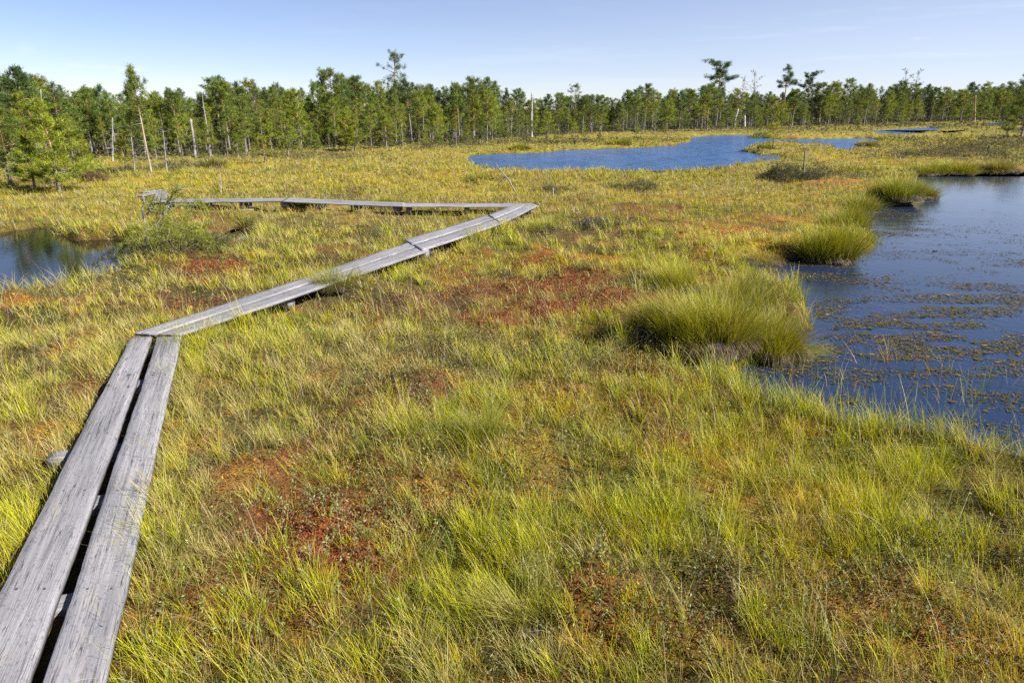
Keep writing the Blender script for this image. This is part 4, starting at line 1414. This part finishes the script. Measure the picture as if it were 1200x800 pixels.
# single trees with a place of their own in the picture
def special(key, bx, by, ty, label, sx=1.0, rz=0.0, lean=None, group=None, **kw):
    x, y, h = px_tree(bx, by, ty)
    tilt = (0, 0)
    if lean is not None:      # horizontal lean in survey pixels of the tip
        tilt = (0, math.atan2(lean - (bx - 600) / (2750 - by) * (by - ty), by - ty))
    return put_pine(key, x, y, h, label, group, rz, sx, tilt, **kw)


variant('nearbig', seed=201, base=.12, rad=.34, limbs=80, shape='cone', cl_r=.042, cpl=16, ntri=26, s0=.38, col=(.19, .21, .018), stubs=26, trunk_r=.017, wob=.02, sparse=.08, dead_twigs=4, wid=.13)
variant('neardark', seed=202, base=.2, rad=.36, limbs=54, shape='round', cl_r=.048, cpl=15, ntri=20, s0=.4, col=(.12, .145, .022), stubs=26, trunk_r=.024, wob=.05, sparse=.1, dead_twigs=4, wid=.13)
variant('leaner', seed=203, base=.56, rad=.20, limbs=44, shape='cone', cl_r=.040, cpl=12, ntri=20, col=(.15, .175, .022), stubs=20, trunk_r=.011, wob=.008, sparse=.25, wid=.13, bark=((.34, .27, .22), (.36, .24, .16)))
variant('lone', seed=204, base=.62, rad=.17, limbs=34, shape='round', cl_r=.032, cpl=11, ntri=14, col=(.085, .12, .03), stubs=10, trunk_r=.011, wob=.01, sparse=.2, wid=.13)
variant('plate', seed=205, base=.62, rad=.22, limbs=26, shape='flat', cl_r=.036, cpl=26, ntri=22, s0=.4, col=(.06, .095, .032), stubs=8, trunk_r=.014, wob=.01, sparse=.25, wid=.13, up=(0, 25))
variant('plate2', seed=206, base=.60, rad=.22, limbs=24, shape='cone', cl_r=.036, cpl=26, ntri=22, s0=.4, col=(.06, .095, .032), stubs=8, trunk_r=.014, wob=.01, sparse=.2, wid=.13, up=(0, 25))
variant('skinny', seed=207, base=.55, rad=.10, limbs=24, shape='mid', cl_r=.03, cpl=5, ntri=9, col=(.09, .10, .03), stubs=26, trunk_r=.011, wob=.012, sparse=.45, dead_twigs=2, bark=(BARK_GREY, BARK_GREY))
variant('tiny', seed=208, base=.35, rad=.34, limbs=18, shape='round', cl_r=.10, cpl=7, ntri=14, col=(.25, .24, .02), stubs=8, trunk_r=.03, wob=.03, wid=.13)
variant('dying', seed=209, base=.6, rad=.16, limbs=26, shape='mid', cl_r=.022, cpl=5, ntri=9, col=(.08, .085, .04), stubs=14, trunk_r=.011, wob=.012, sparse=.7, dead_twigs=2)

special('nearbig', 70, 227, 117, "bushy yellow green bog pine, the broad pointed one at the left", 1.0, 1.0)
special('neardark', 14, 222, 138, "dark twisted pine cut by the left edge of the view", 1.05, 2.0)
special('bog1', 42, 226, 158, "low ragged pine between the dark twisted pine and the bushy pointed one", 1.2, .4)
special('bog2', 104, 214, 160, "grey twiggy half dead pine right of the bushy pointed pine", 1.2, 2.4)
special('bog3', 88, 196, 135, "slim pine just behind the right side of the bushy pointed one", .9, 2.9)
special('leaner', 178, 205, 79, "tall pale trunked pine leaning left with an open yellow green crown", .85, .6, lean=-26)
special('skinny', 158, 204, 128, "thin grey pine just left of the leaning pine's foot", .9, .2, lean=-6)
special('skinny', 196, 204, 132, "thin grey pine just right of the leaning pine's foot", .9, 3.3, lean=-8)
special('tiny', 148, 203, 167, "knee high yellow topped sapling left of the leaning pine", 1.0, 1.0, name="pine_sapling", cat="pine sapling")
special('tiny', 311, 194, 164, "little yellow green sapling standing alone in the grass left of the forest middle", 1.0, 2.0, name="pine_sapling", cat="pine sapling")
special('lone', 466, 163, 62, "tallest pine, its round tuft of a crown rising alone above the forest", .95, .3)
special('plate', 838, 147, 75, "flat layered pine above the right forest, first of the tall ones from the lake side", 1.25, 1.0)
special('dying', 879, 146, 86, "nearly bare tall pine with a ragged tip between the layered pines", 1.0, 2.0)
special('plate2', 916, 145.5, 78, "broad pointed layered pine right of the nearly bare one", 1.2, 2.2)
special('plate', 943, 145, 88, "shorter layered pine right of the broad pointed one", 1.0, 4.0)
special('lone', 674, 151, 100, "slim round headed pine right of the white snag", 1.05, 2.0)
special('dying', 867, 146, 92, "thin see-through pine just left of the nearly bare tall one", .9, .6)
special('dying', 1053, 141, 84, "thin pine with a feathery tip above the right forest, left one of two", .95, 1.6)
special('dying', 1066, 141, 85, "thin pine with a feathery tip above the right forest, right one of two", .95, 4.6)
special('neardark', 1196, 164, 112, "dark spreading pine cut by the right edge of the view", 1.1, 3.4)
special('bog0', 1180, 160, 128, "low dark pine left of the spreading one at the right edge", 1.2, .9)
special('tiny', 905, 176, 147, "stunted yellow green pine on the spit in the lake", 1.1, .5, name="pine_sapling", cat="pine sapling")

# the forest edge
XS = [-120, 0, 40, 75, 100, 118, 132, 165, 185, 200, 218, 236, 255, 272, 300, 322, 350, 375, 395, 412, 440, 480, 520, 560, 590, 605, 622, 660, 700, 770, 830, 900, 950, 1000, 1050, 1080, 1110, 1150, 1200, 1320]
TP = [85, 82, 79, 92, 104, 90, 106, 106, 106, 97, 101, 112, 100, 92, 95, 92, 100, 96, 90, 88, 94, 90, 91, 93, 98, 102, 110, 109, 108, 104, 102, 105, 102, 98, 96, 99, 102, 97, 91, 88]
def zone_words(px):
    if px < 125: return "behind the bushy bog pines at the left"
    if px < 260: return "behind the leaning pine and its grey snags"
    if px < 455: return "between the thin dead pole and the tallest pine"
    if px < 620: return "between the tallest pine and the white snag"
    if px < 830: return "behind the lake, right of the white snag"
    if px < 960: return "under the tall layered pines"
    return "beyond the thin pools at the right"


frr = np.random.default_rng(5)
ROWS = [  # count, fraction of the skyline height, row shift, keys, words
    (72, (.28, .66), 0.0, ['bog0', 'bog1', 'bog2', 'bog3', 'edge0', 'edge1', 'thin0', 'thin1', 'thin2'], "short yellow green pine at the edge"),
    (94, (.55, .85), -1.6, ['edge0', 'edge1', 'edge2', 'edge3', 'edge4', 'edge5', 'edge6', 'thin1', 'thin3'], "middle height green pine"),
    (110, (.76, 1.05), -4.0, ['tall0', 'tall1', 'tall2', 'tall3', 'tall4', 'edge5', 'edge6', 'edge3'], "full grown dark pine reaching the skyline"),
]
for cnt, (f0, f1), shift, keys, words in ROWS:
    for i in range(cnt):
        px = -90 + 1380 * (i + frr.uniform(.0, 1.0)) / cnt
        e = np.interp(px, EX, EY)
        by = e + shift * (e - 128) / 30 + (abs(frr.normal(0, .09)) if f0 < .5 else frr.normal(0, .05)) * (e - 128)
        by = max(by, 134.5)
        top = np.interp(px, XS, TP) + frr.normal(0, 2.5)
        x, y, hfull = px_tree(px, by, top)
        if f0 < .5 and ((px < 130) or (135 < px < 215)):
            continue
        h = hfull * frr.uniform(f0, f1)
        put_pine(keys[frr.integers(0, len(keys))], x, y, h, f"{words} {zone_words(px)}", "forest pines, " + words + " " + zone_words(px), sx=frr.uniform(.8, 1.2) * (1.15 if px > 640 else 1.0),
                 tilt=(frr.normal(0, .03), frr.normal(0, .03)))

for i in range(30):
    px = (235 + 760 * (i + frr.random()) / 30)
    e = np.interp(px, EX, EY)
    by = e + abs(frr.normal(.05, .12)) * (e - 128)
    x, y, hfull = px_tree(px, by, np.interp(px, XS, TP))
    put_pine('bog' + str(i % 4), x, y, hfull * frr.uniform(.14, .3), "small young pine at the forest's foot " + zone_words(px), "young pines at the forest's foot " + zone_words(px), sx=frr.uniform(.9, 1.3), name="pine_sapling", cat="pine sapling")

# the wood behind, too many trees to tell apart
mb = MB()
for i in range(1350):
    px = -150 + 1500 * frr.random() ** .8
    e = np.interp(px, EX, EY)
    low = i % 2 == 0                                   # young trees under the canopy
    by = 128 + (e - 128) * (frr.uniform(.55, .93) if low else frr.uniform(.42, .85))
    x, y, hfull = px_tree(px, by, np.interp(px, XS, TP) + 3)
    key = ['tall0', 'tall1', 'tall3', 'dark0', 'dark1', 'dark2', 'edge2', 'edge4'][frr.integers(0, 8)]
    if px < 640 and key.startswith('dark'): key = 'tall1' if frr.random() < .6 else key
    h = hfull * (frr.uniform(.4, .7) if low else frr.uniform(.78, 1.0))
    back = i % 4 == 1                                 # broad dark spruces closing the gaps
    if back: key = ['dark0', 'dark1', 'dark2'][i % 3]; h = hfull * frr.uniform(.68, .9)
    if low: key = ['edge0', 'edge1', 'bog0', 'dark0', 'bog1'][(i // 2) % 5]
    a = frr.uniform(0, 6.28); ca, sa = math.cos(a), math.sin(a)
    rot = np.array(((ca, -sa, 0), (sa, ca, 0), (0, 0, 1)))
    sx = frr.uniform(.9, 1.25) * (1.45 if back else 1)
    k = frr.uniform(.75, 1.15)
    for part, cm in (('t', .8), ('c', k)):
        V, F, C = VARS[key][part]
        if part == 'c':      # every second needle bunch is enough at this distance
            V = V.reshape(-1, 3, 3)[i % 2::2].reshape(-1, 3); C = C.reshape(-1, 3, 3)[i % 2::2].reshape(-1, 3); F = F[:len(V) // 3]
        mb.add((V @ rot.T) * np.array((h * sx, h * sx, h)) + np.array((x, y, -.05)), F, C * cm)
o = link("far_forest", mb.mesh("far_forest"), M_NEEDLE_FAR)
tag(o, "dense dark pine wood closing the view behind the forest edge", "forest", kind="stuff")
del mb


# ------------------------------------------------------------------ dead trees
def dead_tree(name, label, cat, bx, by, ty, r0, lean_px=0, branches=10, blen=.1, col=(.42, .40, .38), taper=.85, broken=False, seed=0, group="dead trees on the bog", wob=.01, low=.3, droop=(-.3, .4)):
    rr = np.random.default_rng(700 + seed)
    x, y, h = px_tree(bx, by, ty)
    z = float(ground_z(np.array([x]), np.array([y]))[0])
    t = thing(name, label, cat, (x, y, z - .04), 0, group)
    k = 10
    s = np.linspace(0, 1, k)
    lx = (lean_px - (bx - 600) / (2750 - by) * (by - ty)) / max(1, (by - ty)) * h
    pts = np.stack((lx * s + wob * h * np.sin(s * 6 + rr.uniform(0, 6)) * s, wob * h * np.sin(s * 5) * s, h * s), 1)
    rd = r0 * (1 - taper * s) + .002
    col = np.array(col)
    mb = MB(); tube(mb, pts, rd, col[None] * rr.uniform(.8, 1.15, (k, 1)), 8, .2, rr)
    link("trunk", mb.mesh("trunk", True), M_DEAD, t)
    if broken:
        mb = MB()
        for j in range(3):
            a = rr.uniform(0, 6.28)
            p = pts[-1] + np.array((math.cos(a), math.sin(a), 0)) * rd[-1] * .5
            tube(mb, [p - (0, 0, .05 * h), p + (0, 0, rr.uniform(.02, .08) * h)], [rd[-1] * .5, .002], col, 4)
        link("splinter", mb.mesh("splinter"), M_DEAD, t)
    for b in range(branches):
        q = rr.uniform(low, .98); a = rr.uniform(0, 6.28); L = blen * h * rr.uniform(.4, 1.2)
        p0 = np.array([np.interp(q, s, pts[:, i]) for i in range(3)])
        d = np.array((math.cos(a), math.sin(a) * .8, rr.uniform(*droop)))
        mb = MB()
        m1 = p0 + d * L * .5 + rr.normal(0, .08 * L, 3); e1 = p0 + d * L + rr.normal(0, .15 * L, 3)
        rb = max(.003, np.interp(q, s, rd) * .35)
        tube(mb, [p0, m1, e1], [rb, rb * .7, rb * .35], col * .9, 5, 0, rr)
        for _ in range(2):
            tube(mb, [m1, m1 + d * L * .3 + rr.normal(0, .2 * L, 3)], [rb * .5, rb * .25], col * .85, 4)
        link("branch", mb.mesh("branch"), M_DEAD, t)
    return t


dead_tree("dead_pine", "thick broken white snag right of the leaning pine", "dead tree", 229, 185, 139, .075, -5, 5, .10, (.25, .24, .23), .35, True, 1)
dead_tree("dead_pine", "tall thin grey dead pole tapering to a bare tip", "dead tree", 247, 184, 101, .065, -11, 16, .05, (.26, .24, .22), .9, False, 2)
dead_tree("dead_pine", "white snag with short side stubs rising above the forest behind the lake's left end", "dead tree", 623, 161, 108, .12, 0, 16, .05, (.34, .33, .32), .6, True, 3)
dead_tree("dead_pine", "bent white birch-like stem low in the forest behind the lake", "dead tree", 860, 151, 129, .16, 4, 3, .08, (.42, .41, .40), .5, False, 4, wob=.04)
dead_tree("dead_pine", "short upright white stub right of the bent white stem", "dead tree", 872.5, 151, 136, .15, 0, 2, .05, (.38, .37, .35), .3, True, 5)
dead_tree("dead_pine", "bare orange brown trunk at the right forest's edge", "dead tree", 1142, 143.5, 112, .15, 1, 4, .05, (.38, .23, .15), .5, False, 6)
dead_tree("dead_pine", "grey dead spike standing over the bushy pointed pine", "dead tree", 49, 190, 105, .05, 0, 6, .05, (.26, .25, .24), .7, False, 7)
dead_tree("dead_pine", "grey leaning snag inside the forest right of the tallest pine", "dead tree", 505, 165, 122, .06, -8, 7, .08, (.17, .155, .14), .6, False, 8)
dead_tree("dead_sapling", "waist high dead sapling alone in the yellow grass above the far boardwalk", "dead sapling", 259, 226, 203, .018, -1, 7, .22, (.34, .32, .31), .8, False, 9, wob=.03)
dead_tree("wooden_stake", "small grey stake in the heather right of the boardwalk's far corner", "stake", 648, 233, 220, .022, 0, 0, .1, (.33, .31, .31), .2, False, 10)
dead_tree("dead_pine", "dead dwarf pine with crooked arms beside the dark round bush", "dead tree", 942, 210, 178, .035, 0, 9, .5, (.13, .125, .13), .6, False, 11, wob=.03, low=.45, droop=(-.25, .15))
dead_tree("dead_stump", "small black stub on the far hummock ridge at the right", "stump", 1158, 183, 172, .08, 1, 2, .2, (.05, .045, .045), .4, False, 12)
dead_tree("dead_pine", "pale thin dead trunk in the left forest behind the leaning pine", "dead tree", 132, 190, 138, .05, 0, 18, .16, (.27, .26, .255), .75, False, 13)


def crooked(name, label, cat, segs, group="dead trees on the bog", col=(.19, .18, .18), twigs=6, seed=0, leaf=0):
    """gnarled dead wood: segs = list of (list of (px, py), r0, r1), all standing at the depth of the first point"""
    rr = np.random.default_rng(800 + seed)
    b = segs[0][0][0]
    x0, y0 = gp(*b, -.02)
    z0 = float(ground_z(np.array([x0]), np.array([y0]))[0]) - .03
    t = thing(name, label, cat, (x0, y0, z0), 0, group)
    cen, out = [], []
    for si, (pl, r0, r1) in enumerate(segs):
        P = []
        for j, (px, py) in enumerate(pl):
            _, _, h = px_tree(b[0], b[1], py)
            dep = (y0 * CP - (h - CAM_H) * SP)
            x = (px - 600) / 800 * dep
            P.append((x - x0, (0 if si == 0 else rr.normal(0, .04) + .07 * (si % 3 - 1) * j), h + .0))
        P = np.array(P)
        q = np.linspace(0, len(P) - 1, len(P) * 4 - 3)
        P2 = np.stack([np.interp(q, np.arange(len(P)), P[:, i]) for i in range(3)], 1)
        P2[1:] += rr.normal(0, .006, (len(P2) - 1, 3))
        mb = MB(); tube(mb, P2, np.linspace(r0, r1, len(P2)), np.array(col) * rr.uniform(.7, 1.2, (len(P2), 1)), 7, .3, rr)
        for _ in range(twigs):
            i = rr.integers(len(P2) // 3, len(P2)); e = P2[i] + rr.normal(0, .09, 3)
            tube(mb, [P2[i], (P2[i] + e) / 2 + rr.normal(0, .02, 3), e], [r1 * .7 + .001, r1 * .5, .001], np.array(col) * .9, 4)
            if leaf:
                cen.append(e); out.append((0, 0, 1))
        link("trunk" if si == 0 else "branch", mb.mesh("limb", True), M_DEAD, t)
    if leaf:
        cen = np.array(cen); cen = np.concatenate([cen + rr.normal(0, .04, cen.shape) for _ in range(leaf)])
        V, F, C = needles(cen, np.tile((0, 0, 1.), (len(cen), 1)), .05, 12, np.tile((.24, .245, .03), (len(cen), 1)) * rr.uniform(.7, 1.3, (len(cen), 1)), rr, wid=.14)
        link("foliage", mesh_np("foliage", V, F, C), M_NEEDLE, t)
    return t


crooked("dwarf_pine", "gnarled grey dwarf pine with a straight bare stem beside the left pool", "dwarf pine",
        [([(176, 296), (172, 280), (170, 264), (167, 250), (170, 241), (167, 233)], .022, .009), ([(170, 258), (174, 254), (177, 248)], .012, .009),
         ([(172, 282), (182, 272), (185, 262), (183, 254), (178, 253)], .011, .005)], seed=1, twigs=4)
crooked("dwarf_pine", "gnarled dwarf pine with forked lichen arms and thin needles right of the bare stem", "dwarf pine",
        [([(187, 292), (189, 276), (193, 262), (198, 252), (197, 245)], .022, .012), ([(198, 246), (202, 239), (208, 233), (219, 229)], .018, .006),
         ([(196, 256), (206, 252), (220, 250), (230, 251)], .010, .004), ([(190, 280), (200, 275), (214, 268), (222, 270)], .010, .004), ([(193, 262), (186, 256), (180, 248)], .008, .003)],
        seed=2, twigs=14, leaf=6)
crooked("dwarf_pine", "tangle of grey dead roots and twigs at the foot of the gnarled pines", "dwarf pine",
        [([(178, 300), (172, 290), (175, 280)], .014, .006), ([(178, 300), (186, 290), (195, 284), (206, 286)], .014, .005), ([(178, 300), (160, 298), (148, 294)], .011, .004)],
        seed=3, twigs=10, leaf=1)
crooked("dead_branch", "forked grey dead branch leaning before the lake's left end", "dead branch",
        [([(604, 226), (598, 214), (590, 203), (582, 194), (581, 190)], .024, .009), ([(592, 207), (585, 214), (578, 221)], .013, .006), ([(582, 195), (579, 204), (580, 212)], .009, .004)], seed=4, twigs=3)


# ------------------------------------------------------------------ bushes
def bush(px, py, wid, ht, label, cols, nclump=420, seed=0, cl=.05, ntri=12, name="heather_bush", cat="bush"):
    rr = np.random.default_rng(950 + seed)
    c = gp(px, py, 0)
    z = float(ground_z(np.array([c[0]]), np.array([c[1]]))[0]) - .03
    t = thing(name, label, cat, (c[0], c[1], z), 0, "dark bushes on the bog")
    a = rr.uniform(0, 6.28, nclump); u = rr.random(nclump); q = np.sqrt(rr.random(nclump))
    lump = 1 + .25 * np.sin(3 * a + seed) + .15 * np.sin(7 * a + seed * 2)
    hz = ht * np.sqrt(1 - q ** 2) * (.25 + .75 * u ** .4) * (1 + .2 * np.sin(5 * a + q * 6))
    P = np.stack((wid / 2 * q * np.cos(a) * lump, wid / 2 * q * np.sin(a) * lump * .8, hz), 1)
    out = np.stack((np.cos(a) * q, np.sin(a) * q, np.full(nclump, .4)), 1)
    cc = np.array(cols)[rr.integers(0, len(cols), nclump)] * rr.uniform(.7, 1.3, (nclump, 1))
    V, F, C = needles(P, out, cl, ntri, cc, rr, upb=.7, wid=.132)
    link("foliage", mesh_np("foliage", V, F, C), M_HERB, t)
    mb = MB()
    for i in rr.choice(nclump, min(40, nclump), replace=False):
        m_ = P[i] * (.5, .5, .5) + rr.normal(0, .02, 3)
        tube(mb, [(P[i][0] * .25, P[i][1] * .25, 0), m_, P[i]], [.009, .006, .002], (.11, .08, .06), 4)
    link("stem", mb.mesh("stem"), M_BARK, t)


DKH = ((.05, .058, .022), (.075, .08, .03), (.10, .075, .045), (.06, .075, .025))
GRH = ((.16, .18, .015), (.20, .21, .02), (.08, .10, .015), (.22, .21, .05))
bush(918, 213, 1.5, .55, "dark round bush behind the red moss, left of the dead dwarf pine", DKH, 700, 1, .08)
bush(950, 213, 1.0, .30, "low spreading heather at the foot of the dead dwarf pine", DKH, 300, 2, .07)
bush(207, 303, 1.35, .58, "bright green low bush under the gnarled pines", GRH, 900, 3, .05)
bush(160, 306, 1.0, .38, "grey olive low bush at the left pool's right end", DKH, 500, 4, .05)
bush(245, 296, .9, .24, "olive bush right of the bright green low bush", ((.09, .10, .03), (.12, .11, .05), (.07, .08, .03)), 500, 5, .05)
bush(745, 222, 1.6, .28, "dark heather cushion in the grass before the lake", ((.13, .14, .04), (.16, .14, .06), (.10, .10, .04), (.14, .10, .06)), 300, 6, .08)
bush(700, 270, .9, .18, "grey heather cushion left of the rusty moss slope", ((.12, .11, .08), (.09, .09, .05), (.14, .12, .09)), 400, 7, .05)
bush(220, 194, 3.0, .5, "dark low thicket in front of the forest left of the middle", ((.13, .14, .04), (.16, .14, .06), (.10, .10, .04), (.14, .10, .06)), 300, 10, .13)
bush(110, 218, 1.0, .34, "red brown heather clump right of the bushy pine's foot", ((.10, .06, .035), (.13, .08, .045)), 320, 11, .07)
bush(650, 226, 1.3, .26, "olive heather cushion around the small stake", ((.13, .14, .04), (.16, .14, .06), (.10, .10, .04), (.14, .10, .06)), 220, 12, .08)
bush(1130, 184, 4.5, .5, "dark heather ridge on the far bank of the near pool", ((.13, .14, .04), (.16, .14, .06), (.10, .10, .04), (.14, .10, .06)), 480, 13, .13)
bush(1190, 180, 4.5, .55, "dark heather mound at the right edge of the far bank", ((.13, .14, .04), (.16, .14, .06), (.10, .10, .04), (.14, .10, .06)), 480, 14, .13)
bush(895, 160, 3.0, .6, "low dark willow clump on the lake's far shore", GRH, 400, 15, .16)
